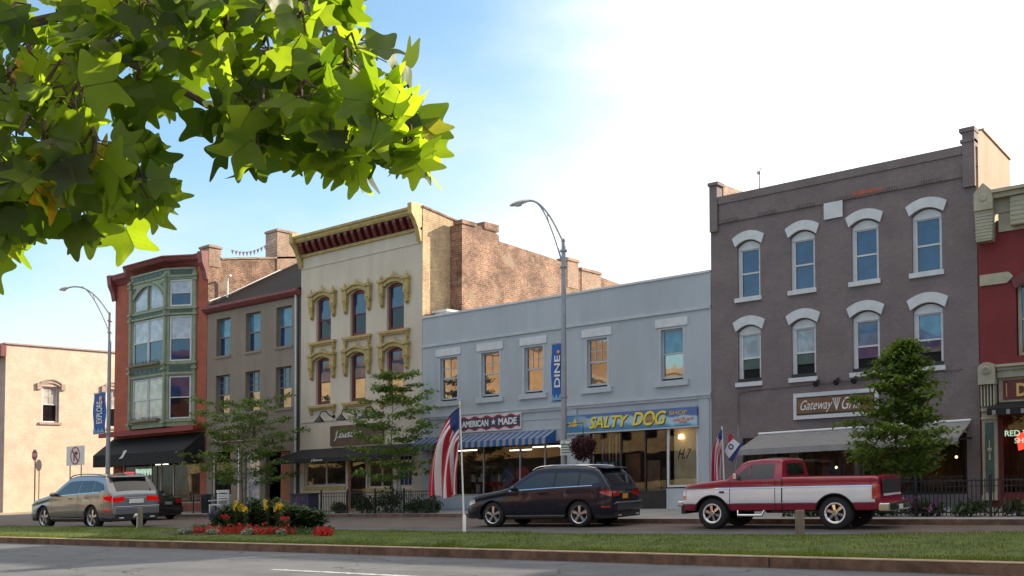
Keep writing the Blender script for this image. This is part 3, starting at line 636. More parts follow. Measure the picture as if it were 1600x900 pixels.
for i, h in enumerate(hs):
    low_ = i % 2 == 1; j = i//2
    window(B4,h[0]+.02,h[1]-.02,h[2]+.02,h[3]+.12,N+.13,M['maroon'],M['win_sky'],M['win_dark'] if not low_ else M['win_mirror'],fw=.13,rail=.48)
    a, b, c, d = h; mb = MB()
    arch_band(mb,a-.10,b+.10,d-.02,.20,.02,.20,N-.16,N-.0,10); arch_band(mb,a-.16,b+.16,d+.16,.20,.02,.10,N-.24,N-.0,10)
    for s, x in ((-1,a-.26),(1,b+.26)):                     # ears and consoles
        mb.box(x-.15,x+.15,N-.2,N,d-.42,d+.36); mb.box(x-.18,x+.18,N-.27,N,d+.22,d+.34)
        mb.prism([(N,d-.42),(N-.2,d-.42),(N-.14,d-.7),(N-.09,d-.86),(N,d-.95)],0,x-.10,x+.10); mb.ball((x,N-.16,d-.3),.10,8); mb.ball((x,N-.12,d-.8),.075,8)
        mb.tube([(x,N-.14,d+.34),(x,N-.14,d+.45),(x,N-.14,d+.62)],[.11,.07,.01],6)
    m_ = (a+b)/2
    mb.ball((m_,N-.14,d+.46),.13,8,sq=(1.3,.8,1)); mb.ball((m_-.2,N-.13,d+.40),.085,8); mb.ball((m_+.2,N-.13,d+.40),.085,8); mb.tube([(m_,N-.14,d+.5),(m_,N-.14,d+.72)],[.07,.01],6)
    mb.build('window_hood', M['ochre'], B4)
    mb = MB(); mb.box(a-.42,b+.42,N-.2,N,c-.16,c-.04); mb.box(a-.36,b+.36,N-.13,N,c-.24,c-.16)
    for x in (a-.28,b+.28): mb.prism([(N,c-.24),(N-.15,c-.24),(N-.06,c-.48),(N,c-.5)],0,x-.09,x+.09)
    mb.build('sill', M['ochre'], B4)
# cornice
mb = MB()
mb.prism([(N,12.95),(N-.10,12.95),(N-.12,13.08),(N,13.08)],0,X0+.02,X1-.02); mb.prism([(N,13.62),(N-.5,13.62),(N-.56,13.72),(N-.57,13.80),(N-.64,13.86),(N-.65,13.96),(N,14.02)],0,X0-.1,X1-.28)
mb.box(X0+.02,X1-.02,N-.02,N+.2,13.05,13.65)
mb.build('cornice', M['ochre'], B4)
MB().box(X0+.3,X1-.3,N-.08,N-.021,13.08,13.62).build('frieze', M['maroon'], B4)
nb = 17
for k in range(nb):
    x = X0+.45+(X1-X0-.9)*k/(nb-1)
    MB().prism([(N-.08,13.61),(N-.48,13.61),(N-.48,13.46),(N-.42,13.34),(N-.3,13.14),(N-.2,13.1),(N-.08,13.12)],0,x-.10,x+.10).build('cornice_bracket', M['maroon'], B4)
for xx in (X0-.02, X1-.17):
    MB().prism([(N-.72,14.12),(N+.02,14.18),(N+.02,12.5),(N-.08,12.42),(N-.18,12.75),(N-.27,13.05),(N-.48,13.4),(N-.7,13.65)],0,xx-.1,xx+.15).build('end_bracket', M['ochre'], B4)
shop(B4,*gh[0],M['cream'],(-38.4,),'room',3.5,((-39.6,1.1,2.7,.8),(-37.9,.9,2.55,2.)))
shop(B4,*gh[1],M['orange_panel'],(),'room_warm',1.2)
shop(B4,*gh[2],M['cream'],(-34.5,),'room_warm',3.,((-35.2,.8,2.6,.9),))
window(B4,*gh[3],N+.1,M['cream'],M['win_sky'],M['win_curtain'],fw=.12,rail=.42,grid=(3,2),name='door')
MB().box(-39.95,-36.9,N-.06,N-.001,1.15,1.33).build('sill', M['ochre'], B4); MB().box(-35.4,-33.7,N-.06,N-.001,1.0,1.18).build('sill', M['ochre'], B4)
for k, (a, b) in enumerate(((-39.85,-38.5),(-38.35,-37.))): MB().box(a,b,N-.02,N-.001,.45,1.05).build('stall_panel', M['cream'], B4)
ns = sd(720,348,X1)[0]; nc1 = sd(780,348,X1+.7)[0]
MB().prism([(N+.02,0),(N+.02,14.02),(ns+.05,13.72),(ns+.05,0)],0,X1-.3,X1-.001).build('flank_wall', M['cream_side'], B4)
MB().prism([(N+.02,14.02),(ns+.05,13.72),(ns+.05,13.8),(N+.02,14.1)],0,X1-.34,X1+.05).build('coping', M['wall_brick'], B4)
XR = X1+.72
r1 = sd(780,377,XR); r2 = sd(858,402,XR); r3 = sd(905,420,XR); r4 = sd(962,446,XR)
c0 = sd(722,345,XR); c1 = sd(752,343,XR)
MB().prism([(c0[0],0),(c0[0],c0[1]),(c0[0]+.5,c0[1]+.02),(r1[0]-.5,c0[1]-.1),(r1[0],c0[1]-.25),(r1[0],r1[1]),(r2[0],r2[1]),(r3[0],r3[1]),(r4[0]+2,r4[1]),(r4[0]+2,0)],0,XR-.3,XR).build('rear_flank_wall', M['wall_brick'], B4)
MB().box(X1-.3,XR-.3,c0[0]-.02,c0[0]+.3,8,c0[1]-.13).build('return_wall', M['wall_brick'], B4)
MB().box(XR-.5,XR+.06,c0[0]-.06,c0[0]+1.0,c0[1]-.12,c0[1]+.06).build('wall_cap', M['wall_brick'], B4); MB().box(XR-.5,XR+.06,r1[0]-1.2,r1[0]-.1,c0[1]-.1,c0[1]+.24).build('wall_cap', M['wall_brick'], B4)
def flank_chim(xa, xb, yt):
    a, b = sd(xa,yt,XR), sd(xb,yt,XR); return chimney(B4, XR-.75, XR+.03, a[0], b[0], a[1]-1.6, a[1]-.15)
flank_chim(886,903,402); flank_chim(908,938,418)
MB().quad((X0,N+.2,12.6),(X1,N+.2,12.6),(X1,56,12.6),(X0,56,12.2)).build('roof', M['roofing'], B4)
MB().quad((X0,N,0),(X0,N,13.4),(X0,56,13.0),(X0,56,0)).build('side_wall', M['wall_brick'], B4)
MB().quad((X0,56,0),(X0,56,12.8),(X1+.4,56,12.8),(X1+.4,56,0)).build('rear_wall', M['wall_brick'], B4)
# ================================================================ 5 blue building
X0, X1 = -31.84, -17.32
B5 = thing('blue_building', 'wide two-storey pale blue building with five sash windows over two shopfronts', 'building', ((X0+X1)/2, N, 0))
bw_ = [(-30.85,-29.62),(-28.44,-27.23),(-26.08,-24.92),(-22.92,-21.75),(-19.53,-18.38)]
hs = [(a,b,4.98,6.98) for a,b in bw_]
gh = [(-31.3,-23.95,.75,2.95),(-22.75,-17.88,.12,3.22)]
mb = MB(); mb.wall(X0,X1,0,8.86,N,hs+gh,.25); mb.build('front_wall', M['blue_wall'], B5)
kinds = [('win_mirror','win_mirror',(3,2))]*4+[('win_azure','win_mirror',(0,0))]
for i, h in enumerate(hs):
    a,b,c,d = h
    window(B5,a+.1,b-.1,c+.08,d-.04,N+.12,M['blue_trim'],M[kinds[i][0]],M[kinds[i][1]],fw=.07,grid=kinds[i][2] if i>1 else (2,2))
    mb = MB(); mb.box(a,a+.1,N-.01,N+.15,c,d); mb.box(b-.1,b,N-.01,N+.15,c,d); mb.box(a+.1,b-.1,N-.01,N+.15,d-.05,d); mb.build('window_surround', M['blue_trim'], B5)
    MB().box(a-.12,b+.12,N-.05,N,d+.04,d+.36).build('lintel', M['white_trim'], B5)
    MB().box(a-.14,b+.14,N-.1,N+.05,c-.22,c).build('sill', M['blue_trim'], B5)
mb = MB(); mb.box(X0,X1,N-.06,N-.001,7.52,7.64); mb.build('string_course', M['blue_trim'], B5)
mb = MB(); mb.box(X0,X1-.02,N-.05,N+.3,8.862,8.94); mb.build('coping', M['white_trim'], B5)
mb = MB(); mb.box(X0,X1,N-.12,N-.001,4.30,4.40); mb.box(X0,X1,N-.07,N-.001,4.20,4.299); mb.build('belt_course', M['blue_trim'], B5)
for x in (X0+.02,-23.72,-17.82): MB().box(x,x+.42,N-.05,N-.001,.15,4.19).build('pilaster', M['blue_wall'], B5)
MB().box(X0+.5,-23.8,N-.025,N-.001,3.42,3.46).build('fascia_moulding', M['blue_trim'], B5); MB().box(X0+.5,-23.8,N-.025,N-.001,3.86,3.89).build('fascia_moulding', M['blue_trim'], B5)
MB().box(-31.3,-23.95,N-.03,N-.001,.2,.7).build('stall_panel', M['blue_wall'], B5)
# entrance recess with display windows either side
shop(B5,*gh[0],M['steel'],(-29.9,-28.3,-26.3,-25.0),'room',5.,((-30.8,1.3,2.75,.9),(-26.6,1.4,2.75,1.3),(-24.9,.7,2.7,.9),(-28.9,1.2,2.7,2.6)))
shop(B5,-22.75,-19.2,.75,3.22,M['black_metal'],(-21.3,-20.2),'room',3.)
shop(B5,-19.2,-17.88,.95,3.22,M['white_trim'],(),'room_warm',1.6,y=N+.02)
MB().box(-19.2,-17.88,N-.04,N+.1,.12,.9).build('stall_panel', M['blue_trim'], B5)
MB().box(-22.75,-19.25,N+.0,N+.08,.12,.74).build('stall_panel', M['black_metal'], B5)
MB().quad((X1,N,0),(X1,54,0),(X1,54,8.8),(X1,N,8.8)).build('side_wall', M['blue_wall'], B5)
MB().quad((X0,N+.2,8.1),(X1,N+.2,8.1),(X1,54,7.8),(X0,54,7.8)).build('roof', M['tan_roof'], B5)
MB().quad((X0,54,0),(X0,54,8.2),(X1,54,8.2),(X1,54,0)).build('rear_wall', M['wall_brick'], B5)
a = sd(665,487,-31.5); mb = MB(); mb.box(-31.6,-30.9,N+.6,N+1.2,8.1,9.15); mb.box(-31.75,-30.8,N+.5,N+2.4,9.15,9.25); mb.build('roof_hatch', M['white_trim'], B5)
chimney(B5, -18.1,-17.35, N+2.2, N+2.8, 8.0, 9.75)
# ================================================================ 6 grey brick building
X0, X1 = -17.30, -8.10
M['room_lit'] = plain('room_lit', (.20,.12,.06), .8, var=.7, scale=2.6)
B6 = thing('grey_brick_building', 'tall three-storey grey painted brick building with eight white-arched sash windows', 'building', ((X0+X1)/2, N, 0))
gw = [(-16.24,-15.36),(-14.22,-13.34),(-12.07,-11.16),(-10.08,-9.15)]
hs = []
for a,b in gw: hs += [(a,b,7.72,9.78),(a,b,4.66,6.70)]
gh = [(-16.1,-8.5,.55,2.65)]
mb = MB(); mb.wall(X0,X1,0,11.55,N,hs+gh,.26)
for h in hs: spandrel(mb,h[0],h[1],h[3]-.20,.2,N,12,d=.25)
mb.build('front_wall', M['grey_brick'], B6)
mb = MB(); mb.box(X0+.32,X1-.32,N-.10,N-.001,11.28,11.56); mb.box(X0+.36,X1-.36,N-.055,N-.001,10.56,11.279); mb.build('parapet_band', M['grey_brick'], B6)
for g in range(6):
    mb = MB(); mb.box(X0+.48+g*1.404,X0+.52+g*1.404+.64,N-.062,N-.0555,10.56,10.585)
    for k in range(9): x = X0+.5+g*1.404+k*.078; mb.box(x,x+.038,N-.085,N-.063,10.56,10.70)
    mb.build('dentil_course', M['grey_brick'], B6)
mb = MB(); mb.box(X0+.02,X0+.33,N-.14,N-.001,10.3,12.0); mb.box(X0-.02,X0+.40,N-.2,N+.35,12.0,12.12); mb.box(X0+.02,X0+.33,N,N+.3,11.5,12.0); mb.build('parapet_pier', M['grey_brick'], B6)
mb = MB(); mb.box(X1-.36,X1-.0,N-.14,N-.001,10.2,11.95); mb.box(X1-.42,X1+.0,N-.17,N+.35,11.62,11.72); mb.box(X1-.36,X1,N,N+.3,11.5,12.05); mb.box(X1-.44,X1+.02,N-.19,N+.36,11.95,12.08); mb.build('parapet_pier', M['grey_brick'], B6)
MB().prism([(N+.35,11.),(N+.35,12.12),(N+2.2,12.2),(N+2.2,11.)],0,X0,X0+.35).build('party_parapet', M['chimney_brick'], B6)
MB().box(-12.98,-12.33,N-.085,N-.056,10.0,10.56).build('name_plaque', M['white_trim'], B6)
MB().box(-12.0,-10.95,N-.075,N-.0555,10.63,10.75).build('bare_brick_patch', M['orange_brick'], B6)
for i, h in enumerate(hs):
    a,b,c,d = h; low_ = i%2 == 1; j = i//2; fl = N+.10
    mb = MB(); arch_band(mb,a-.06,b+.06,d-.2,.21,.015,.34,N-.07,N+.02,14); mb.build('arch_lintel', M['white_trim'], B6)
    mb = MB(); arch_fill(mb,a+.01,b-.01,d-.22,.20,fl-.02,fl+.05,12); mb.box(a+.01,b-.01,fl-.02,fl+.05,d-.32,d-.22); mb.box(a,a+.09,fl+.0,fl+.07,c,d-.31); mb.box(b-.05,b,fl,fl+.07,c,d-.31); mb.build('window_surround', M['white_trim'], B6)
    if not low_: window(B6,a+.09,b-.05,c,d-.31,fl+.02,M['white_trim'],M['win_sky'],M['win_sky'] if j<3 else M['win_sky'],fw=.05)
    else:
        window(B6,a+.09,b-.05,c,d-.31,fl+.02,M['white_trim'],M['win_pale'] if j<2 else M['win_azure'],M['win_open'],fw=.05)
        z_ = c+(d-.31-c)*.27
        MB().box(a+.14,b-.1,fl+.035,fl+.05,z_,c+(d-.31-c)*.47).build('raised_sash', [M['bay_dark'],M['bay_dark'],M['win_sky'],M['win_sky']][j], B6)
        MB().box(a+.0,b-.0,N-.02,N+.1,c,c+.13).build('window_ledge', M['black_metal'], B6)
    MB().box(a-.09,b+.06,N-.09,N+.09,c-.155,c).build('sill', M['white_trim'], B6)
shop(B6,*gh[0],M['black_metal'],(-14.9,-13.9,-12.6,-11.9,-10.9),'room_warm',3.2,((-12.3,1.1,2.4,1.2),(-15.7,.8,2.45,1.)))
for x, z, yy in ((-10.2,1.7,.6),(-9.05,1.72,.9),(-11.1,1.3,1.2),(-10.6,1.25,.9),(-13.2,1.5,1.4)):
    mb = MB(); mb.ball((x,N+yy,z),.05,8); mb.build('bulb', M['bulb'], B6)
mb = MB(); mb.tube([(-15.35,N-.05,5.0-.62),(-15.8,N-.05,4.36),(-16.25,N-.05,4.3),(-16.25,N-.05,3.1)],.02,6); mb.tube([(-15.8,N-.04,4.36),(-8.6,N-.04,4.48)],.015,6); mb.build('conduit', M['grey_brick'], B6)
e1 = sd(1578,250,X1); e2 = sd(1595,292,X1)
MB().prism([(N+.3,0),(N+.3,11.98),(N+.9,12.2),(e1[0],e1[1]),(e1[0],e1[1]-1.0),(e2[0],e2[1]),(50,10.6),(50,0)],0,X1-.3,X1-.002).build('flank_wall', M['pink_stucco'], B6)
MB().prism([(N+.9,12.2),(e1[0],e1[1]),(e1[0],e1[1]+.07),(N+.9,12.27)],0,X1-.34,X1+.05).build('coping', M['patina'], B6)
MB().quad((X0,N,0),(X0,N,11.5),(X0,50,10.8),(X0,50,0)).build('side_wall', M['grey_brick'], B6)
MB().quad((X0,N+.2,10.9),(X1,N+.2,10.9),(X1,50,10.3),(X0,50,10.3)).build('roof', M['roofing'], B6)
MB().quad((X0,50,0),(X0,50,10.8),(X1,50,10.8),(X1,50,0)).build('rear_wall', M['wall_brick'], B6)
p = at(1187,290,N+3); mb = MB(); mb.tube([(p[0],N+3,10.6),(p[0],N+3,at(1187,270,N+3)[1])],.03,6); z_ = at(1187,270,N+3)[1]; mb.box(p[0]-.09,p[0]+.06,N+2.95,N+3.05,z_-.05,z_+.06); mb.tube([(p[0],N+3,z_+.05),(p[0]+.08,N+3,z_+.16),(p[0]-.05,N+3,z_+.2)],.02,5); mb.build('roof_mast', M['steel'], B6)
# ================================================================ 7 red building at the right
X0, X1 = -8.08, 3.0
B7 = thing('red_building', 'deep red building at the right edge with cream bracketed cornice and fluted shopfront pilaster', 'building', ((X0+X1)/2, N, 0))
hs = [(-7.02+.0,-5.7,4.75,7.0),(-4.2,-2.9,4.75,7.0)]
gh = [(-7.55,-1.5,.5,3.0)]
mb = MB(); mb.wall(X0,X1,0,9.0,N,hs+gh,.3); mb.build('front_wall', M['red_wall'], B7)
for h in hs:
    window(B7,h[0]+.03,h[1]-.03,h[2],h[3],N+.15,M['beige_trim'],M['win_sky'],M['win_sky'],fw=.1)
    mb = MB(); arch_band(mb,h[0],h[1],h[3]-.2,.25,0,.3,N-.08,N,12); mb.build('arch_lintel', M['maroon'], B7)
MB().prism([(X0+.05,7.02),(-7.25,7.02),(-7.06,7.2),(-7.2,7.36),(X0+.05,7.36)],1,N-.06,N-.001).build('stone_band', M['beige_trim'], B7)
mb = MB(); mb.box(X0+.55,X1,N-.45,N-.001,9.62,9.76); mb.box(X0+.55,X1,N-.6,N-.001,9.76,9.86); mb.box(X0+.55,X1,N-.12,N-.001,9.2,9.62)
mb.box(X0+.62,X1,N-.06,N-.001,8.62,9.2)
for k in range(12):
    x = X0+1.02+k*.78; mb.box(x,x+.5,N-.34,N-.061,8.72,9.6)
    for q in range(6): mb.box(x+.0,x+.5,N-.36,N-.341,8.74+q*.14,8.80+q*.14)
mb.build('cornice', M['beige_trim'], B7)
mb = MB(); mb.box(X0+.02,X0+.56,N-.5,N-.001,9.3,9.85); mb.prism([(X0+.02,9.85),(X0+.56,9.85),(X0+.29,10.14)],1,N-.5,N-.01); mb.prism([(X0+.06,8.35),(X0+.50,8.35),(X0+.56,9.3),(X0+.02,9.3)],1,N-.42,N-.001); mb.lathe([(.0,-.03),(.1,-.03),(.14,0)],(X0+.29,N-.5,9.68),1,14)
for q in range(9): mb.box(X0+.04,X0+.54,N-.44,N-.42,8.42+q*.1,8.46+q*.1)
mb.build('cornice_block', M['beige_trim'], B7)
mb = MB(); mb.box(X0+.55,X1,N-.3,N-.001,4.32,4.42); mb.box(X0+.55,X1,N-.42,N-.001,4.42,4.5); mb.box(X0+.55,X1,N-.22,N-.001,4.1,4.32); mb.box(X0+.55,X1,N-.08,N-.001,3.35,4.1); mb.build('shop_cornice', M['beige_trim'], B7)
mb = MB(); mb.box(X0+.03,X0+.52,N-.4,N-.001,3.92,4.4)
mb.prism([(X0+.03,4.4)]+[(X0+.275-.245*math.cos(math.pi*k/10),4.4+.2*math.sin(math.pi*k/10)) for k in range(11)]+[(X0+.52,4.4)],1,N-.4,N-.01)
mb.box(X0+.06,X0+.49,N-.12,N-.001,.35,3.92)
for q in range(5): mb.box(X0+.08+q*.09,X0+.12+q*.09,N-.3,N-.12,3.25,3.9)
mb.box(X0+.05,X0+.50,N-.2,N-.121,3.1,3.2); mb.box(X0+.05,X0+.50,N-.2,N-.121,2.85,2.92); mb.box(X0+.04,X0+.51,N-.22,N-.121,.35,.5)
mb.build('pilaster', M['beige_trim'], B7)
MB().box(X0+.15,X0+.40,N-.145,N-.121,.6,2.75).build('pilaster_panel', M['bay_dark'], B7)
mb = MB(); mb.ball((X0+.275,N-.16,1.9),.08,8); mb.tube([(X0+.275,N-.16,2.2),(X0+.275,N-.16,1.6)],[.02,.03],6); mb.lathe([(.09,-.02),(.13,0),(.09,.02)],(X0+.275,N-.44,4.35),1,12); mb.build('ornament', M['beige_trim'], B7)
shop(B7,*gh[0],M['maroon'],(-4.6,),'room_warm',2.2)
MB().quad((X1,N,0),(X1,50,0),(X1,50,9),(X1,N,9.8)).build('side_wall', M['red_wall'], B7)
MB().quad((X0,N+.2,8.8),(X1,N+.2,8.8),(X1,50,8.4),(X0,50,8.4)).build('roof', M['roofing'], B7)
MB().quad((X0,50,0),(X0,50,8.8),(X1,50,8.8),(X1,50,0)).build('rear_wall', M['red_wall'], B7)
R = thing('brick_building', 'tall brown brick building added beyond the frame right of the red building to shade the median', 'building', (12, N, 0))  # unseen building added to keep direct sun off the median grass
mb = MB(); mb.wall(3.05,22,0,12.8,N,[(4+k*3,5.1+k*3,z,z+2) for k in range(6) for z in (4.8,8.4)]+[(4,21,.6,3.1)],.2); mb.build('front_wall', M['wall_brick'], R)
mb = MB(); mb.quad((4,N+.19,.5),(21.5,N+.19,.5),(21.5,N+.19,11),(4,N+.19,11)); mb.build('window_panes', M['win_dark'], R)
mb = MB(); mb.quad((3.05,N,0),(3.05,50,0),(3.05,50,12.8),(3.05,N,12.8)); mb.quad((22,N,0),(22,50,0),(22,50,12.8),(22,N,12.8)); mb.quad((3.05,50,0),(22,50,0),(22,50,12.8),(3.05,50,12.8)); mb.quad((3.05,N,12.8),(22,N,12.8),(22,50,12.8),(3.05,50,12.8)); mb.build('side_wall', M['wall_brick'], R)
# ================================================================ buildings across the street, behind the viewer
opp = [(-125,-100,13.5,(.42,.33,.2),'buff coloured block at the far left behind the viewpoint'),(-99.9,-75.1,16,(.50,.36,.19),'ochre brick block left behind the viewpoint'),(-75,-58,15.5,(.50,.30,.14),'weathered orange brick building standing behind the viewpoint'),(-57.9,-42,11.3,(.46,.34,.19),'sand coloured brick building standing behind the viewpoint'),(-41.9,-27,13.5,(.26,.09,.055),'tall red brick building standing behind the viewpoint'),
       (-26.9,-12,10.5,(.42,.30,.14),'yellow brick building standing behind the viewpoint'),(-11.9,4,12.8,(.28,.115,.06),'rust coloured brick building standing behind the viewpoint'),(4.1,22,10.2,(.5,.42,.3),'pale stone building standing behind the viewpoint'),(22.1,45,12,(.4,.2,.12),'brown brick building standing behind the viewpoint')]
YO = -17.
for (a,b,h,c,lab) in opp:
    m_ = brickm('opp_brick', c, mul(c,.85), mul(c,1.1), 'x', bmp=.1)
    R = thing('brick_building', lab, 'building', ((a+b)/2, YO-5, 0)); hs = []
    nw = int((b-a)/3)
    for k in range(nw):
        x = a+1.2+(b-a-2.4)*(k+.5)/nw
        for z in (4.8,8.0): 
            if z+2.2 < h: hs.append((x-.55,x+.55,z,z+1.9))
    mb = MB(lambda x,y,z: (a+b-x, 2*YO-y, z)); mb.wall(a,b,0,h,YO,hs+[(a+1,b-1,.6,3.3)],.2); mb.box(a-.1,b+.1,YO-.5,YO,h-.6,h); mb.build('front_wall', m_, R)
    mb = MB(lambda x,y,z: (a+b-x, 2*YO-y, z))
    for g in hs+[(a+1,b-1,.6,3.3)]: mb.quad((g[0],YO+.18,g[2]),(g[1],YO+.18,g[2]),(g[1],YO+.18,g[3]),(g[0],YO+.18,g[3]))
    mb.build('window_panes', M['win_dark'], R)
    mb = MB(); mb.quad((a,YO,0),(a,YO,h),(a,YO-14,h),(a,YO-14,0)); mb.quad((b,YO,0),(b,YO-14,0),(b,YO-14,h),(b,YO,h)); mb.quad((a,YO-14,0),(a,YO-14,h),(b,YO-14,h),(b,YO-14,0)); mb.quad((a,YO,h),(b,YO,h),(b,YO-14,h),(a,YO-14,h)); mb.build('side_wall', m_, R)
# ================================================================ signs and awnings on the fronts
def scribble(mb, x0, x1, z0, z1, y, seed=0, r=.012):   # worn script that cannot be read in the photo: loops only
    random.seed(seed); x = x0; h = z1-z0
    while x < x1-.02:
        w = h*random.uniform(.35,.7); mb.tube([(x+w*k/8+.12*w*math.sin(k*2.2+seed), y-.01, z0+h*(.5+.42*math.sin(k*1.55+seed*2)*(1 if x > x0 else 1.1))) for k in range(8)], r, 4); x += w+h*.12
def mesh_thing(mb, name, mat, label, cat, **kw): return mb.build(name, mat, label=label, cat=cat, **kw)
# bay building awning
R = thing('awning', 'large black fabric awning under a red cornice on the bay-fronted building', 'awning', (-52.8, N-1, 2.9))
mb = MB(); xa, xb = -57.5, -48.25
mb.prism([(N-.05,4.55),(N-1.35,3.55),(N-1.35,2.85),(N-1.32,2.85),(N-1.32,3.53),(N-.05,4.5)],0,xa,xb)
mb.prism([(N-.05,4.55),(N-1.35,3.55),(N-1.35,2.85),(N-.05,2.85)],0,xb-.02,xb+.01); mb.prism([(N-.05,4.55),(N-1.35,3.55),(N-1.35,2.85),(N-.05,2.85)],0,xa-.01,xa+.02)
mb.build('canopy', M['black_fabric'], R)
mb = MB(); c_ = (-54.25, 3.45)
mb.prism([(c_[0]-.42,c_[1]-.18),(c_[0]-.1,c_[1]+.0),(c_[0]+.1,c_[1]+.28),(c_[0]+.45,c_[1]+.3),(c_[0]+.15,c_[1]+.02),(c_[0]-.05,c_[1]-.15)],1,N-1.37,N-1.35); mb.build('emblem', M['letters'], R)
R = thing('window_sign', 'small glowing window sign with pale green lettering under the black awning', 'sign', (-54.6, N+.05, 2.1))
mb = MB(); scribble(mb,-55.15,-53.6,2.25,2.7,N+.07,3,.03); mb.build('lettering', M['neon_pale'], R)
mb = MB(); scribble(mb,-56.4,-55.6,2.2,2.55,N+.07,5,.03); mesh_thing(mb,'neon_sign',M['neon'],'small red neon sign in the window left of the green lettering','sign')
# brown building carved sign
R = thing('shop_sign', 'carved brown sign with pale scrolled border half hidden by the left street tree', 'sign', (-45.6, N-.1, 3.8))
mb = MB(); mb.box(-47.4,-43.9,N-.1,N-.02,3.85,4.72); mb.build('board', M['wood_sign'], R)
mb = MB(); pts = [(-47.35,4.05),(-47.2,4.1),(-47.2,4.5),(-47.05,4.66),(-44.25,4.66),(-44.1,4.5),(-44.0,4.45),(-44.0,4.1),(-44.12,4.02),(-44.25,3.9),(-47.05,3.9),(-47.2,4.02),(-47.35,4.05)]
mb.tube([(x,N-.115,z) for x,z in pts],.018,5); mb.build('border', M['cream'], R)
mb = MB(); scribble(mb,-46.95,-44.4,4.28,4.58,N-.101,2,.017); scribble(mb,-46.6,-44.8,3.98,4.12,N-.101,4,.01); mb.build('lettering', M['cream'], R)
# cream building sign, lamps, awning
R = thing('restaurant_sign', 'long brown board with slanting silver lettering on the cream building behind the second tree', 'sign', (-36.05, N-.1, 3.3))
mb = MB(); mb.box(-37.9,-34.25,N-.12,N-.02,3.30,4.27); mb.build('board', M['wood_sign'], R)
mb = MB(); text_mb(mb,'J.Bascos',-37.6,-35.7,3.55,4.05,N-.121,.015,shear=.3); mb.build('lettering', M['letters'], R)
R = thing('awning', 'black shed awning along the front of the cream building', 'awning', (-36.5, N-1, 2.6))
mb = MB(); xa, xb = -41.0, -32.4
mb.add([(xa+.9,N-.03,3.2),(xb,N-.03,3.2),(xb,N-1.3,2.72),(xa,N-1.3,2.72),(xa+.9,N-.03,3.15),(xb,N-.03,3.15),(xb,N-1.26,2.70),(xa+.04,N-1.26,2.70),(xa,N-1.32,2.5),(xb,N-1.32,2.5)],
       [(0,3,2,1),(4,5,6,7),(3,8,9,2),(0,4,7,3),(1,2,6,5)])
mb.build('canopy', M['black_fabric'], R)
mb = MB(); text_mb(mb,'J.Bascos',-37.9,-37.1,2.53,2.68,N-1.321,.008,shear=.2); mb.build('lettering', M['letters'], R)
gl0 = None
for k, x in enumerate((-37.75,-36.2,-34.6)):
    if k == 0:
        gl0 = thing('gooseneck_lamp', 'black gooseneck lamp over the left end of the brown restaurant board', 'lamp', (x, N, 4.2), 'gooseneck lamps over the restaurant board')
        mb = MB(); mb.tube([(x,N-.02,4.75),(x,N-.25,4.78),(x-.0,N-.55,5.0),(x,N-.85,4.95),(x,N-.95,4.7)],.028,8); mb.lathe([(0,-.04),(.09,-.04),(.09,0)],(x,N,4.75),1,10); mb.build('arm', M['black_metal'], gl0)
        mb = MB(); mb.lathe([(.03,.2),(.08,.14),(.12,.08),(.24,-.06),(.25,-.1),(.0,-.02)],(x,N-.95,4.56),2,14); mb.build('lamp_shade', M['black_metal'], gl0, smooth=50)
    else: copy_tree(gl0, x+37.75, 0, label=['','black gooseneck lamp over the middle of the brown restaurant board','black gooseneck lamp over the right end of the brown restaurant board'][k])
# blue building signs
R = thing('shop_sign', 'white edged dark sign with wavy red border above the striped awning', 'sign', (-27.8, N-.1, 3.5))
mb = MB(); mb.box(-29.5,-26.1,N-.08,N-.02,3.52,4.26); mb.build('board', M['white_trim'], R)
def wavy(x0,x1,z0,z1,y,amp,n=5,d=.01):
    m = 60; top = [(x0+(x1-x0)*k/m, z1+amp*math.sin(k/m*n*2*math.pi)) for k in range(m+1)]; bot = [(x0+(x1-x0)*k/m, z0+amp*math.sin(k/m*n*2*math.pi+math.pi)) for k in range(m+1)]
    mb = MB()
    for k in range(m): mb.prism([bot[k],bot[k+1],top[k+1],top[k]],1,y-d,y)
    return mb
wavy(-29.45,-26.15,3.62,4.16,N-.081,.05).build('red_panel', M['sign_red'], R)
wavy(-29.45,-26.15,3.68,4.10,N-.092,.05).build('dark_panel', M['sign_navy'], R)
mb = MB(); text_mb(mb,'AMERICAN',-29.35,-27.85,3.74,4.02,N-.103,.012,bold=.035); text_mb(mb,'MADE',-27.3,-26.3,3.75,4.04,N-.103,.012,bold=.035)
def star(mb, x, z, r, y, mi=0, d=.012):
    mb.prism([(x+(r if i%2==0 else r*.42)*math.sin(math.pi*i/5), z+(r if i%2==0 else r*.42)*math.cos(math.pi*i/5)) for i in range(10)],1,y-d,y,mi)
star(mb,-27.57,3.89,.14,N-.103); mb.build('lettering', M['letters'], R)
R = thing('striped_awning', 'blue and grey striped scalloped awning over the left shopfront of the blue building', 'awning', (-28.1, N-.5, 2.8))
mb = MB(); nst = 44; xa, xb = -31.85, -24.35
for k in range(nst):
    a, b = xa+(xb-xa)*k/nst, xa+(xb-xa)*(k+1)/nst; mi = (k//1) % 2
    mb.quad((a,N-.03,3.40),(b,N-.03,3.40),(b,N-.75,3.08),(a,N-.75,3.08),mi)
    m_ = (a+b)/2; mb.add([(a,N-.75,3.08),(b,N-.75,3.08),(b,N-.76,2.86),(m_,N-.77,2.80),(a,N-.76,2.86)],[(0,4,3,2,1)],mi)
mb.prism([(N-.03,3.40),(N-.75,3.08),(N-.75,2.86),(N-.03,2.86)],0,xb,xb+.01,0); mb.prism([(N-.03,3.40),(N-.75,3.08),(N-.75,2.86),(N-.03,2.86)],0,xa-.01,xa,0)
mb.build('canopy', [M['blue_fabric'],M['grey_fabric']], R)
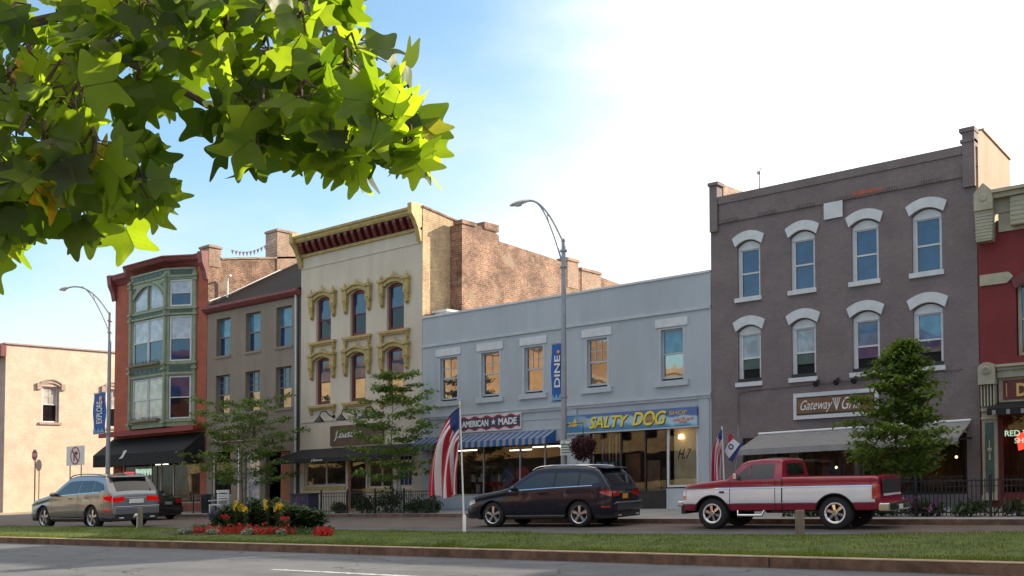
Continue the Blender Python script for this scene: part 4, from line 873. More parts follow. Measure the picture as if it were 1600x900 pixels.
R = thing('shop_sign', 'long blue seascape sign with yellow lettering in slanting capitals over the right shopfront', 'sign', (-20.7, N-.1, 3.2))
def sea():
    m, t, b = principled('sea_panel'); b.inputs['Roughness'].default_value = .5; g, x, y, z = lp_coord(t)
    n_ = noise(t, g.outputs['Position'], 1.6, 5); w = math_n(t,'ADD',z,math_n(t,'ADD',math_n(t,'MULTIPLY',n_,.5),math_n(t,'MULTIPLY',x,.045)))
    c = mix_c(t, ramp(t,w,2.62,2.80),(.05,.20,.36),(.34,.52,.62)); c = mix_c(t, ramp(t,w,2.98,3.08),c,(.08,.14,.32)); c = mix_c(t, math_n(t,'MULTIPLY',ramp(t,x,-22.2,-23.6),.85),c,(.02,.14,.30)); lk(t,c,b.inputs['Base Color']); return m
mb = MB(); mb.box(-23.75,-17.85,N-.14,N-.02,3.22,3.92); mb.build('board', sea(), R)
mb = MB(); mb.box(-23.78,-17.82,N-.16,N-.02,3.16,3.215); mb.build('frame', M['blue_trim'], R)
def salty(mb, dx, dz, y, ext, bold):
    text_mb(mb,'SALTY',-22.62+dx,-20.78+dx,3.34+dz,3.80+dz,y,ext,shear=.3,bold=bold); text_mb(mb,'D',-20.62+dx,-20.12+dx,3.36+dz,3.86+dz,y,ext,shear=.3,bold=bold)
    text_mb(mb,'G',-19.62+dx,-19.12+dx,3.34+dz,3.86+dz,y,ext,shear=.3,bold=bold); text_mb(mb,'O',-20.12+dx,-19.62+dx,3.32+dz,3.88+dz,y,ext,shear=.2,bold=bold)
mb = MB(); salty(mb,.035,-.035,N-.141,.008,.03); mb.build('letter_shadow', M['wood_sign'], R)
mb = MB(); salty(mb,0,0,N-.15,.012,.018); mb.build('main_lettering', M['yellow'], R)
mb = MB(); text_mb(mb,'THE',-23.12,-22.72,3.56,3.72,N-.141,.012); text_mb(mb,'SHOP',-19.0,-18.25,3.66,3.82,N-.141,.012,bold=.01); mb.build('small_lettering', M['gold'], R)
mb = MB(); mb.ball((-19.87,N-.16,3.58),.13,10,sq=(1,.15,1.15)); mb.ball((-19.99,N-.16,3.52),.06,8,sq=(1,.2,1.8)); mb.ball((-19.75,N-.16,3.52),.06,8,sq=(1,.2,1.8)); mb.build('dog_head', M['patina'], R)
mb = MB(); mb.ball((-23.35,N-.15,3.54),.13,10,sq=(1.3,.12,.75)); mb.prism([(-23.6,3.68),(-23.45,3.56),(-23.6,3.42)],1,N-.155,N-.141); mb.prism([(-23.42,3.58),(-23.3,3.82),(-23.22,3.6)],1,N-.155,N-.141); mb.build('fish', M['gold'], R)
mb = MB()
for x,z in ((-18.62,3.48),(-18.42,3.52),(-18.22,3.47),(-18.36,3.40),(-18.52,3.40),(-18.05,3.5),(-18.76,3.47)): mb.ball((x,N-.15,z),.055,8,sq=(1.2,.2,1)); mb.box(x-.09,x+.09,N-.15,N-.141,z-.01,z+.01)
mb.build('crab', M['amber'], R)
# behind the restaurant glass: curtains, a sideboard and diners' tables
for k,(x,w_,c_,l) in enumerate(((-14.55,.35,'cream','pale curtain hanging left in the restaurant window'),(-13.35,.22,'orange_panel','orange curtain hanging left of centre in the restaurant window'),(-12.25,.35,'cream','wide pale curtain hanging in the middle of the restaurant window'),(-11.35,.2,'orange_panel','narrow orange curtain right of centre in the restaurant window'))):
    mb = MB(); m_=10; y=N+.5
    mb.add([(x+w_*i/m_,y+.04*(i%2),z) for z in (.7,2.6) for i in range(m_+1)],[(i,i+1,i+m_+2,i+m_+1) for i in range(m_)]); mesh_thing(mb,'curtain',M[c_],l,'curtain')
def table(x,y,z0,lab):
    R = thing('cafe_table',lab,'table',(x,y,z0)); mb = MB(); mb.lathe([(0,.74),(.42,.74),(.42,.78),(0,.78)],(x,y,z0),2,16); mb.build('tabletop',M['wood_sign'],R); mb = MB(); mb.tube([(x,y,z0),(x,y,z0+.74)],.035,6); mb.lathe([(0,0),(.25,0),(.22,.04),(0,.04)],(x,y,z0),2,12); mb.build('leg',M['black_metal'],R)
for x,l in ((-15.3,'dark round table behind the left end of the restaurant glass'),(-10.2,'dark round table behind the glass under the right tree'),(-9.2,'dark round table at the right end of the restaurant glass')): table(x,N+.8,.3,l)
mb = MB(); mb.box(-13.9,-11.6,N+1.4,N+1.8,.3,1.35); mb.box(-13.95,-11.55,N+1.35,N+1.85,1.35,1.4); mesh_thing(mb,'sideboard',M['wood_sign'],'long dark sideboard inside the restaurant behind the pickup cab','sideboard')
for k,(x,l) in enumerate(((-30.2,'left'),(-28.9,'second'),(-26.0,'third'),(-24.8,'right'))):
    mb = MB(); y=N+2.; mb.box(x-.45,x+.45,y,y+.3,.3,.34)
    for z in (.8,1.3,1.8): mb.box(x-.45,x+.45,y,y+.3,z,z+.03)
    mb.box(x-.47,x-.44,y,y+.3,.3,2.2); mb.box(x+.44,x+.47,y,y+.3,.3,2.2)
    random.seed(k)
    for z in (.34,.83,1.33): 
        for q in range(6): mb.box(x-.42+q*.14,x-.31+q*.14,y+.02,y+.25,z,z+random.uniform(.12,.4),random.randint(1,3))
    mb.build('shelf_unit',[M['wood_sign'],M['orange_panel'],M['sign_navy'],M['cream']],label=f'dark goods shelf, {l} of the row behind the glass under the striped awning',cat='shelf',group='goods shelves behind the glass under the striped awning')
for k,(x,c_,l) in enumerate(((-21.6,'orange_panel','orange rack of goods deep inside the seascape shop, left'),(-20.7,'patina','brown rack of goods deep inside the seascape shop, middle'),(-19.9,'wood_sign','dark rack of goods deep inside the seascape shop, right'))):
    mb = MB(); mb.box(x-.35,x+.35,N+1.5,N+1.9,.3,2.3-.3*k); 
    for z in (.8,1.4): mb.box(x-.38,x+.38,N+1.45,N+1.49,z,z+.05)
    mesh_thing(mb,'goods_rack',M[c_],l,'rack')
# inside the blue building windows
mb = MB(); mb.rnd = None
R = thing('window_display', 'yellow and orange glass ornament at the left end of the window under the striped awning', 'ornament', (-31.0, N+.4, 1.8))
mb.ball((-30.85,N+.45,2.35),.24,10,jit=.12); mb.ball((-30.75,N+.45,2.0),.16,8,jit=.2); mb.build('globe', M['gold'], R)
mb = MB(); mb.tube([(-30.85,N+.45,2.3),(-30.85,N+.45,.8)],.03,6); mb.build('stand', M['wood_sign'], R)
for k,(x,c,l) in enumerate(((-27.55,'sign_navy','dark blue shirt hanging in the window under the striped awning'),(-26.85,'sign_red','red shirt hanging in the window under the striped awning'))):
    mb = MB(); y = N+1.0
    mb.prism([(x-.22,.95),(x+.22,.95),(x+.24,1.6),(x+.40,1.35),(x+.48,1.45),(x+.28,1.85),(x+.1,1.95),(x-.1,1.95),(x-.28,1.85),(x-.48,1.45),(x-.40,1.35),(x-.24,1.6)],1,y-.08,y+.08)
    mesh_thing(mb,'hanging_shirt',M[c],l,'shirt',bevel=.03)
R = thing('poster', 'framed pale blue poster in the left window under the seascape sign', 'poster', (-22.1, N+.06, 1.4))
mb = MB(); mb.box(-22.55,-21.62,N+.2,N+.23,1.05,2.05); mb.build('frame', M['black'], R); mb = MB(); mb.box(-22.5,-21.95,N+.19,N+.198,1.1,2.0); mb.box(-21.9,-21.67,N+.19,N+.198,1.1,2.0); mb.build('sheet', plain('poster_blue',(.30,.42,.50),.6,var=.8,scale=4), R)
R = thing('cream_sheet', 'cream sheet with dark marks behind the right shop window of the blue building', 'blind', (-18.5, N+.4, 1))
mb = MB(); mb.box(-19.05,-18.02,N+.30,N+.32,1.0,3.16); mb.build('sheet', plain('sheet_cream',(.85,.68,.42),.8,var=.22,scale=1.8), R)  # plain cream sheet, carries the dark slanted strokes
mb = MB(); text_mb(mb,'H.7',-18.9,-18.3,2.0,2.38,N+.299,.008,shear=.45); mb.build('dark_marks', M['black'], R)
mb = MB(); mb.lathe([(.02,2.95),(.1,2.92),(.12,2.75),(0,2.75)],(-18.7,N+.22,0),2,10); mesh_thing(mb,'spot_lamp',M['bulb'],'small bright spotlight at the top of the cream sheet','lamp')
mb = MB(); mb.box(-22.72,-22.6,N+.16,N+.2,.9,3.15); mesh_thing(mb,'window_post',M['cream'],'thin cream post at the left end of the seascape shop window','post')
for k in range(6):
    mb = MB(); x = -22.5+k*.16; mb.box(x,x+.06,N+.6,N+.64,1.3,3.1); mesh_thing(mb,'hanging_strip',M['orange_panel'] if k%2 else M['cream'],['leftmost pale','leftmost orange','middle pale','middle orange','rightmost pale','rightmost orange'][k]+' strip of the row hanging behind the framed blue poster','strip',group='thin strips hanging behind the blue poster')
# grey building sign and awning
R = thing('restaurant_sign', 'white framed brown sign with slanting white script over the restaurant awning', 'sign', (-12.6, N-.1, 3.2))
mb = MB(); mb.box(-14.12,-11.2,N-.14,N-.03,3.20,4.10); mb.build('frame', M['white_trim'], R)
mb = MB(); mb.box(-14.0,-11.32,N-.15,N-.141,3.34,3.96); mb.build('border', M['black'], R)
mb = MB(); mb.box(-13.98,-11.34,N-.158,N-.151,3.39,3.91); mb.build('panel', M['gate_sign'], R)
mb = MB(); text_mb(mb,'Gateway',-13.85,-12.72,3.40,3.84,N-.159,.012,shear=.45); text_mb(mb,'Grill',-12.40,-11.72,3.46,3.86,N-.159,.012,shear=.45); mb.build('lettering', M['letters'], R)
mb = MB()
for a in (-.35,-.12,.12,.35): mb.tube([(-12.58,N-.17,3.44),(-12.58+a*.35,N-.17,3.86)],[.012,.02],5)
mb.build('utensil_emblem', M['letters'], R)
sp0 = None
for k, x in enumerate((-13.2,-12.5,-11.9)):
    if k == 0:
        sp0 = thing('sign_spotlight','small dark spotlight above the left half of the white framed restaurant sign','lamp',(x,N,4.3),'spotlights above the white framed sign')
        mb = MB(); mb.tube([(x,N-.02,4.45),(x,N-.25,4.46)],.02,6); mb.build('arm',M['black_metal'],sp0); mb = MB(); mb.tube([(x,N-.2,4.5),(x,N-.42,4.34)],[.05,.11],8); mb.build('head',M['black_metal'],sp0)
    else: copy_tree(sp0, x+13.2, 0, label=['','small dark spotlight above the middle of the white framed restaurant sign','small dark spotlight above the right half of the white framed restaurant sign'][k])
R = thing('awning', 'pale grey fabric awning with white top rail over the restaurant front', 'awning', (-12, N-1, 2.2))
mb = MB(); xa, xb = -15.45, -8.35
mb.add([(xa,N-.05,2.74),(xb,N-.05,2.82),(xb,N-1.55,2.30),(xa-.1,N-1.55,2.22),(xa,N-.05,2.70),(xb,N-.05,2.78),(xb,N-1.5,2.27),(xa-.1,N-1.5,2.19),(xa-.1,N-1.57,2.02),(xb,N-1.57,2.1)],
       [(0,3,2,1),(4,5,6,7),(3,8,9,2),(0,4,7,3)])
mb.build('canopy', M['grey_fabric'], R)
mb = MB(); mb.tube([(xa,N-.06,2.78),(xb,N-.06,2.86)],.045,6); mb.build('top_rail', M['white_metal'], R)
mb = MB(); mb.tube([(xb,N-.05,2.3),(xb,N-1.5,2.25)],.03,6); mb.build('side_arm', M['black_metal'], R)
# right building signs
R = thing('shop_sign', 'dark maroon fascia with a large gold letter at the right edge of the photo', 'sign', (-6.2, N-.1, 3.1))
mb = MB(); mb.box(-7.4,-3.2,N-.11,N-.081,3.42,4.02); mb.build('board', M['maroon'], R)
mb = MB(); text_mb(mb,'D',-7.02,-6.72,3.50,3.90,N-.111,.02,bold=.03); mb.tube([(-7.3,N-.12,3.5),(-7.3,N-.12,3.92)],.015,5); mb.build('lettering', M['gold'], R)
R = thing('neon_sign', 'red and pale neon lettering in the dark window of the red building', 'sign', (-6.9, N+.1, 1.9))
mb = MB(); text_mb(mb,'RED WING',-7.42,-6.25,2.30,2.48,N+.13,.02,bold=.01); text_mb(mb,'SHOES',-7.15,-6.5,2.08,2.24,N+.13,.02,bold=.01); mb.build('lettering', M['neon_pale'], R)
mb = MB(); mb.prism([(-7.1,2.34),(-6.5,2.55),(-5.9,2.62),(-5.9,2.36),(-6.5,2.26),(-6.8,1.92),(-7.05,1.85)],1,N+.14,N+.16); mb.build('wing', M['neon'], R)
R = thing('awning', 'small dark awning with pale scalloped edge over the red building window', 'awning', (-6, N-.6, 3.0))
mb = MB(); mb.prism([(N-.02,3.35),(N-.65,3.15),(N-.65,2.95),(N-.62,2.95),(N-.62,3.12),(N-.02,3.3)],0,-7.75,-2.5); mb.build('canopy', M['black_fabric'], R)
mb = MB()
for k in range(12): mb.box(-7.6+k*.4,-7.5+k*.4,N-.66,N-.651,2.96,3.1)
mb.build('scallop', M['grey_fabric'], R)
# ================================================================ street lamps and their banners
def lamp(px, ytop, tipx, tipy, n, lab):
    u0, zt = at(px, ytop, n); ut, ztip = at(tipx, tipy, n)
    R = thing('street_lamp', lab, 'street lamp', (u0, n, .145), 'cobra-head street lamps')
    mb = MB(); mb.tube([(u0,n,.145),(u0,n,zt)],[.115,.07],12); mb.lathe([(.2,.145),(.2,.22),(.14,.45),(.11,.5)],(u0,n,0),2,12); mb.ball((u0,n,zt),.085,10)
    for z in (zt-.35, zt-.9, 4.2, 2.6): mb.lathe([(.115,z-.04),(.125,z),(.115,z+.04)],(u0,n,0),2,10)
    mb.build('pole', M['steel'], R, smooth=50)
    L = u0-ut
    def arc(z0, z1, x1, m=14):
        o = []
        for k in range(m+1):
            t = k/m; o.append((u0-x1*(1-(1-t)**1.9), n, z0+(z1-z0)*(1-(1-t)**2.0)*1.0 if False else z0+(z1-z0)*math.sin(t*math.pi/2)))
        return o
    def bez(p0,p1,p2,p3,m=16): return [tuple((1-t)**3*p0[i]+3*(1-t)**2*t*p1[i]+3*(1-t)*t*t*p2[i]+t**3*p3[i] for i in range(3)) for t in [k/m for k in range(m+1)]]
    mb = MB(); h = ztip-zt
    up = bez((u0,n,zt-.08),(u0-.28*L,n,zt+.62*h),(u0-.55*L,n,ztip),(ut+.35,n,ztip)); mb.tube(up,.036,8)
    lo = bez((u0,n,zt-.95),(u0-.12*L,n,zt-.1*h),(u0-.38*L,n,zt+.75*h),(u0-.62*L,n,zt+.93*h)); mb.tube(lo,.03,8)
    p, q = up[7], lo[9]; mb.tube([p,q],.022,6)
    mb.build('arm', M['steel'], R, smooth=50)
    mb = MB(); sec = [(.45,.04,.04,0),(.38,.07,.06,0),(.2,.12,.085,.01),(0.0,.17,.10,.0),(-.22,.16,.09,-.02),(-.38,.09,.05,-.03),(-.44,.02,.02,-.03)]
    vs_ = []; fs = []
    for (x,w,hh,dz) in sec:
        for k in range(10):
            t = 2*math.pi*k/10; vs_.append((ut+x, n+w*math.cos(t), ztip+dz+hh*math.sin(t)*(1 if math.sin(t)>0 else .6)))
    for i in range(len(sec)-1):
        for k in range(10): fs.append((i*10+k,i*10+(k+1)%10,(i+1)*10+(k+1)%10,(i+1)*10+k))
    mb.add(vs_,fs); hd = mb.build('lamp_head', M['white_metal'], R, smooth=60)
    mb = MB(); mb.ball((ut-.05,n,ztip-.05),.13,10,sq=(1.35,.85,.6)); mb.build('lens', M['lens'], hd, smooth=60)
    return R, u0, zt
LR = lamp(880.5, 376, 812, 317, 28.3, 'tall grey street lamp carrying the DINE banner in front of the blue building')
LL = lamp(172, 490, 101, 451, 26.4, 'tall grey street lamp carrying the EXPLORE banner left of the bay-fronted building')
def banner(L, px0, px1, py0, py1, n, word, lab, side):
    a, z1 = at(px0, py0, n); b, z0 = at(px1, py1, n); u0 = L[1]
    R = thing('banner', lab, 'banner', ((a+b)/2, n, z0), 'blue street banners')
    mb = MB(); m = 12
    vs_ = [];
    for j in range(m+1):
        for i in range(5):
            x = a+(b-a)*i/4; z = z0+(z1-z0)*j/m; y = n-.02+.03*math.sin(j*.7+i*.9); vs_.append((x,y,z))
    mb.add(vs_,[(j*5+i,j*5+i+1,(j+1)*5+i+1,(j+1)*5+i) for j in range(m) for i in range(4)]); mb.build('cloth', M['sign_blue'], R, smooth=60)
    H_ = z1-z0; W = b-a
    rot = lambda x,y,z: (a+W*.5-(z), y, x)      # text runs upwards
    mb = MB(rot); text_mb(mb, word, z0+H_*.24, z1-H_*.20, -W*.27, W*.20, n-.055, .008, bold=.02, tf=None); mb.build('lettering', M['letters'], R)
    mb = MB()
    for k in range(9):
        h1 = (.5+.5*math.sin(k*2.1))*.07*H_+.04*H_; mb.box(a+W*(.06+.1*k),a+W*(.13+.1*k),n-.062,n-.054,z0+.03,z0+.03+h1)
    mb.build('skyline_motif', plain('banner_pale',(.22,.42,.62),.7), R)
    mb = MB(); mb.ball((a+W*.62,n-.055,z1-H_*.14),W*.13,8,sq=(1,.1,1)); mb.build('flame_motif', M['amber'], R)
    mb = MB(); mb.tube([(u0,n,z1+.03),(a-.03 if a<u0 else b+.03,n,z1+.03)],.018,6); mb.tube([(u0,n,z0-.02),(a-.03 if a<u0 else b+.03,n,z0-.02)],.018,6); mb.build('bracket', M['steel'], R)
banner(LR, 862, 881, 539, 626, 28.3, 'DINE', 'blue vertical banner reading DINE on the pole before the blue building', -1)
banner(LL, 147, 165.5, 616, 676, 26.4, 'EXPLORE', 'blue vertical banner reading EXPLORE on the left street lamp', -1)
# things on the right pole
u0 = LR[1]; nP = 28.3
a, z1 = at(879, 688, nP); b, z0 = at(896, 711, nP)
R = thing('parking_sign', 'small pale sign with green print on the street lamp in front of the blue building', 'sign', ((a+b)/2, nP-.12, z0))
MB().box(a,b,nP-.13,nP-.12,z0,z1).build('plate', M['letters'], R)
mb = MB(); mb.box(a+.015,b-.015,nP-.134,nP-.1305,z1-.03,z1-.015); mb.box(a+.015,b-.015,nP-.134,nP-.1305,z0+.015,z0+.03)

for q in range(4): scribble(mb,a+.05,b-.04,z0+.07+q*.09,z0+.12+q*.09,nP-.131,q,.006)
mb.tube([(a+.1,nP-.14,z1-.12),(a+.16,nP-.14,z1-.06),(a+.2,nP-.14,z1-.14)],.012,4); mb.build('print', M['sign_green'], R)
hb = at(911, 697, nP)
R = thing('hanging_basket', 'round hanging basket overflowing with dark maroon flowers beside the street lamp pole', 'hanging basket', (hb[0], nP, hb[1]-.5))
mb = MB(); mb.rnd = []
for _ in range(2600):
    v = Vector((random.gauss(0,1),random.gauss(0,1),random.gauss(0,1))).normalized()*(.26+.16*random.random()+.07*math.sin(random.random()*6)); x,y,z = hb[0]+v.x, nP+v.y, hb[1]+v.z*(1.15 if v.z<0 else .8)+.02
    d = Vector((random.gauss(0,1),random.gauss(0,1),random.gauss(0,1))).normalized()*.04; e = v.normalized().cross(d).normalized()*.035
    mb.add([(x-d.x,y-d.y,z-d.z),(x+e.x,y+e.y,z+e.z),(x+d.x,y+d.y,z+d.z),(x-e.x,y-e.y,z-e.z)],[(0,1,2,3)]); mb.rnd += [random.random()]*4
mb.build('flowers', M['petal_maroon'], R)
mb = MB(); mb.ball((hb[0],nP,hb[1]-.05),.30,14,sq=(1,1,1.0)); mb.build('basket', M['wood_sign'], R)
mb = MB(); mb.tube([(u0,nP,hb[1]+.75),(hb[0],nP,hb[1]+.78),(hb[0],nP,hb[1]+.4)],.015,6); mb.build('hook', M['black_metal'], R)
# ================================================================ traffic signs at the left corner
def post_sign(): pass
n_ = 31.6; u_, z_ = at(118, 712, n_); s_ = .98
R = thing('no_right_turn_sign', 'square white sign with red ring over a black right turn arrow', 'sign', (u_, n_, 0))
mb = MB(); w = at(132,712,n_)[0]-at(104,712,n_)[0]; w2 = w*.5; hh = (at(118,697,n_)[1]-at(118,727,n_)[1])/2
mb.box(u_-w2,u_+w2,n_-.02,n_,z_-hh,z_+hh); mb.build('plate', M['letters'], R, bevel=.03)
mb = MB(); mb.lathe([(hh*.80,0),(hh*.80,-.012),(hh*.93,-.012),(hh*.93,0)],(u_,n_-.021,z_),1,36)
c45 = math.cos(math.radians(45))*hh*.84; mb.prism([(u_-c45-.05,z_+c45-.03),(u_-c45+.03,z_+c45+.05),(u_+c45+.05,z_-c45+.03),(u_+c45-.03,z_-c45-.05)],1,n_-.045,n_-.036); mb.build('red_ring', M['sign_red'], R)
mb = MB(); r = hh; mb.prism([(u_-.3*r,z_-.55*r),(u_-.12*r,z_-.55*r),(u_-.12*r,z_+.05*r),(u_-.02*r,z_+.16*r),(u_+.15*r,z_+.16*r),(u_+.15*r,z_+.0*r),(u_+.58*r,z_+.26*r),(u_+.15*r,z_+.52*r),(u_+.15*r,z_+.34*r),(u_-.1*r,z_+.34*r),(u_-.3*r,z_+.15*r)],1,n_-.034,n_-.022); mb.build('arrow', M['black'], R)
for s in (-1,1): MB().box(u_+s*w2*.62-.03,u_+s*w2*.62+.03,n_+.0,n_+.04,.1,z_).build('post', M['patina'], R)
n_ = 33.; u_, z_ = at(54.5, 711, n_); r = (at(54,702.5,n_)[1]-at(54,720,n_)[1])/2
R = thing('stop_sign', 'small red octagonal STOP sign on a thin post before the tan wall', 'sign', (u_, n_, 0))
oc = [(u_+r*1.06*math.cos(math.pi/8+k*math.pi/4), z_+r*1.06*math.sin(math.pi/8+k*math.pi/4)) for k in range(8)]; oc2 = [(u_+(x-u_)*.9, z_+(z-z_)*.9) for x,z in oc]
MB().prism(oc,1,n_-.02,n_-.005).build('rim', M['letters'], R); MB().prism(oc2,1,n_-.027,n_-.021).build('plate', M['sign_red'], R)
mb = MB(); text_mb(mb,'STOP',u_-r*.72,u_+r*.72,z_-r*.28,z_+r*.28,n_-.028,.008,bold=.03); mb.build('lettering', M['letters'], R)
MB().box(u_-.04,u_+.04,n_,n_+.05,.1,z_+r).build('post', M['patina'], R)
n_ = 34.5; u_, z_ = at(60.5, 727, n_); r = (at(54,718,n_)[1]-at(54,736,n_)[1])/2
R = thing('road_sign', 'unpainted back of a round road sign just right of the octagonal sign', 'sign', (u_, n_, 0))
mb = MB(); mb.lathe([(0,-.01),(r,-.01),(r,.01),(0,.01)],(u_,n_,z_),1,20); mb.build('plate', M['tan_front'], R); MB().box(u_-.04,u_+.04,n_+.02,n_+.06,.1,z_+r).build('post', M['patina'], R)
# bunting between the two left chimneys
p0 = at(352, 387, 36.); p1 = at(431, 372, 38.5)
R = thing('bunting', 'string of small pale pink pennants hung between the two left chimneys', 'bunting', ((p0[0]+p1[0])/2, 37, 14))
cat_ = [(p0[0]+(p1[0]-p0[0])*t, 36+2.5*t, p0[1]+(p1[1]-p0[1])*t-.5*math.sin(math.pi*t)) for t in [k/14 for k in range(15)]]
MB().tube(cat_,.012,4).build('cord', M['white_trim'], R)
for k in range(2,14):
    x,y,z = cat_[k]; MB().add([(x-.14,y,z),(x+.14,y,z),(x,y,z-.28)],[(0,1,2)]).build('pennant', plain('pennant',(.55,.35,.36),.8) if k==2 else bpy.data.materials['pennant'], R)
# ================================================================ fences, bins, seats
def fence(u0, u1, n, z, h, lab, group=None):
    R = thing('iron_fence', lab, 'fence', ((u0+u1)/2, n, z), group)
    mb = MB(); mb.box(u0,u1,n-.015,n+.015,z+h-.06,z+h-.03); mb.box(u0,u1,n-.015,n+.015,z+.1,z+.13); mb.box(u0,u1,n-.012,n+.012,z+h-.2,z+h-.18)
    k = u0+.06
    while k < u1: mb.tube([(k,n,z+.03),(k,n,z+h),],.013,5); k += .105
    mb.build('railing', M['black_metal'], R)
    m = max(1, round((u1-u0)/1.9))
    for i in range(m+1):
        x = u0+(u1-u0)*i/m; mb = MB(); mb.box(x-.03,x+.03,n-.03,n+.03,z,z+h+.06); mb.ball((x,n,z+h+.09),.04,8); mb.build('post', M['black_metal'], R)
    return R
f0, f1 = gr(494,803,.145), gr(699,803,.145)
fence(gr(494,803,.145)[0], -28.2, 30.85, .145, .95, 'low black iron fence round the planted bed in front of the cream building')
fence(-12.0, -4.6, 28.0, .145, .98, 'low black iron fence round the planted bed under the right street tree')
fence(-53.5, -43.9, 31.6, .145, 1.0, 'low black iron fence beside the white chair in front of the bay building')
u_ = at(343,775,31.2)[0]
R = thing('white_chair', 'white slatted outdoor chair standing behind the black railing left of the flower bed', 'chair', (u_, 31.2, .145))
mb = MB(); 
for x in (-.42,.42): mb.box(u_+x-.05,u_+x+.05,31.4,31.46,.145,1.28)
mb.box(u_-.52,u_+.52,31.38,31.42,1.18,1.32); mb.build('back_frame', M['white_metal'], R)
mb = MB()
for z in (.82,.95,1.08): mb.box(u_-.37,u_+.37,31.41,31.44,z-.03,z+.03)
mb.build('back_slat', M['white_metal'], R); MB().box(u_-.47,u_+.47,30.9,31.41,.56,.62).build('seat', M['white_metal'], R)
for x in (-.42,.42): MB().box(u_+x-.05,u_+x+.05,30.92,30.98,.145,.56).build('leg', M['white_metal'], R)
for x in (-.45,.45): MB().box(u_+x-.06,u_+x+.06,30.9,31.4,.78,.83).build('armrest', M['white_metal'], R)
u_ = at(322,770,32.)[0]; mb = MB(); mb.lathe([(0,.0),(.22,.0),(.27,.85),(.29,.87),(.29,.92),(.2,.98),(0,1.0)],(u_,32.,.145),2,16); mesh_thing(mb,'litter_bin',M['black_metal'],'round black litter bin left of the white chair','bin')
u_ = at(476,787,30.9)[0]
R = thing('planter_box', 'dark purple-grey wooden planter box behind the right end of the flower bed', 'planter', (u_, 30.9, .145))
mb = MB(); mb.box(u_-.62,u_+.62,30.6,31.2,.145,1.02)
for k in range(7): mb.box(u_-.62+k*.185,u_-.5+k*.185,30.58,30.599,.18,.98)
mb.build('box', plain('planter_paint',(.045,.035,.07),.7,var=.3), R); MB().box(u_-.66,u_+.66,30.56,31.24,1.02,1.07).build('rim', M['black_metal'], R)
# median posts
g = gr(1250,842,.18); mb = MB(); z_ = at(1250,797,g[1])[1]; mb.box(g[0]-.075,g[0]+.075,g[1]-.06,g[1]+.06,.15,z_); mesh_thing(mb,'wooden_post',M['timber'],'short weathered timber post in the grass in front of the pickup','post',bevel=.012)
g = gr(216,822,.2); n_ = 19.2; u_ = at(219,810,n_)[0]; zt = at(219,793,n_)[1]; mb = MB(); mb.box(u_-.07,u_+.07,n_-.06,n_+.06,.12,zt); mesh_thing(mb,'wooden_post',M['timber'],'short weathered timber post in the grass behind the silver car','post',bevel=.01)
u_ -= .16
R = thing('water_tap', 'white water tap on a short pipe beside the left timber post', 'tap', (u_, n_, .15))
mb = MB(); mb.tube([(u_,n_,.15),(u_,n_,.62)],.025,8); mb.build('pipe', M['white_metal'], R); mb = MB(); mb.ball((u_-.06,n_,.66),.07,10,sq=(1.4,1,.8)); mb.tube([(u_-.1,n_,.66),(u_-.2,n_,.6)],.03,6); mb.build('tap_head', M['white_metal'], R)
# ================================================================ flags
def flag_mesh(mb, px, n, z0, hoist, fly, spread, drop, cant=(.2,.54), seed=0, fold=.07):
    S, T = 40, 39
    def pos(s, t):
        ex, ez = -spread*(1-t)**1.1-.04, -drop+(.12*math.sin(t*9+seed))*.4          # fly end, relative to the top of the hoist
        hx, hz = 0., -hoist*t
        a = 1-s
        x = a*a*hx+2*a*s*(hx+ex*.95-.06)+s*s*ex; z = a*a*hz+2*a*s*(hz+(ez-hz)*.16)+s*s*ez
        w = min(1,s*2.2); y = fold*w*math.sin(t*15+s*3+seed)+fold*.5*math.sin(t*31+s*5+seed*2)*w
        return (px+x+.03*w*math.sin(t*22+seed), n+y, z0+z)
    b = [pos(i/S, j/T) for i in range(S+1) for j in range(T+1)]
    for i in range(S):
        for j in range(T):
            st = min(12, j//3); mi = st % 2
            if i/S < cant[0] and j/T < 7/13.-.01: mi = 2
            k = i*(T+1)+j; mb.add([b[k],b[k+T+1],b[k+T+2],b[k+1]],[(0,1,2,3)],mi)
g = gr(725.5,832,.19); n_ = g[1]; u_ = g[0]; zt = at(719,626,n_)[1]; ut = at(718.5,626,n_)[0]
R = thing('flag_on_pole', 'American flag hanging limp from a thin white pole in the median grass', 'flag', (u_, n_, .15))
mb = MB(); mb.tube([(u_,n_,.12),((u_*2+ut)/3,n_,zt*.36),(ut,n_,zt)],[.028,.022,.014],8); mb.lathe([(.045,.12),(.045,.62),(.03,.64)],(u_,n_,0),2,10); mb.build('pole', M['white_metal'], R, smooth=60)
mb = MB(); mb.ball((ut,n_,zt-.17),.035,8); mb.build('clip', M['gold'], R)
z0 = at(719,637,n_)[1]; sp = at(719,780,n_)[0]-at(668,780,n_)[0]; dr = z0-at(700,776,n_)[1]
mb = MB(); flag_mesh(mb, ut-.0, n_-.03, z0, at(719,640,n_)[1]-at(719,702,n_)[1], 1.9, sp*.88, dr); f = mb.build('flag', [M['flag_red'],M['flag_white'],M['flag_blue']], R)
import bmesh
def weld(o, sm=60):
    bm = bmesh.new(); bm.from_mesh(o.data); bmesh.ops.remove_doubles(bm, verts=bm.verts, dist=.0005); bm.to_mesh(o.data); bm.free(); o.data.polygons.foreach_set('use_smooth',[True]*len(o.data.polygons))
weld(f)
n_ = 31.; ut, zt = at(1128,666,n_)
R = thing('flag_on_pole', 'smaller striped flag on a leaning pole at the left edge of the grey building', 'flag', (ut, n_, .145))
MB().tube([(at(1133,780,n_)[0],n_,.145),(ut,n_,zt)],.02,8).build('pole', M['white_metal'], R)
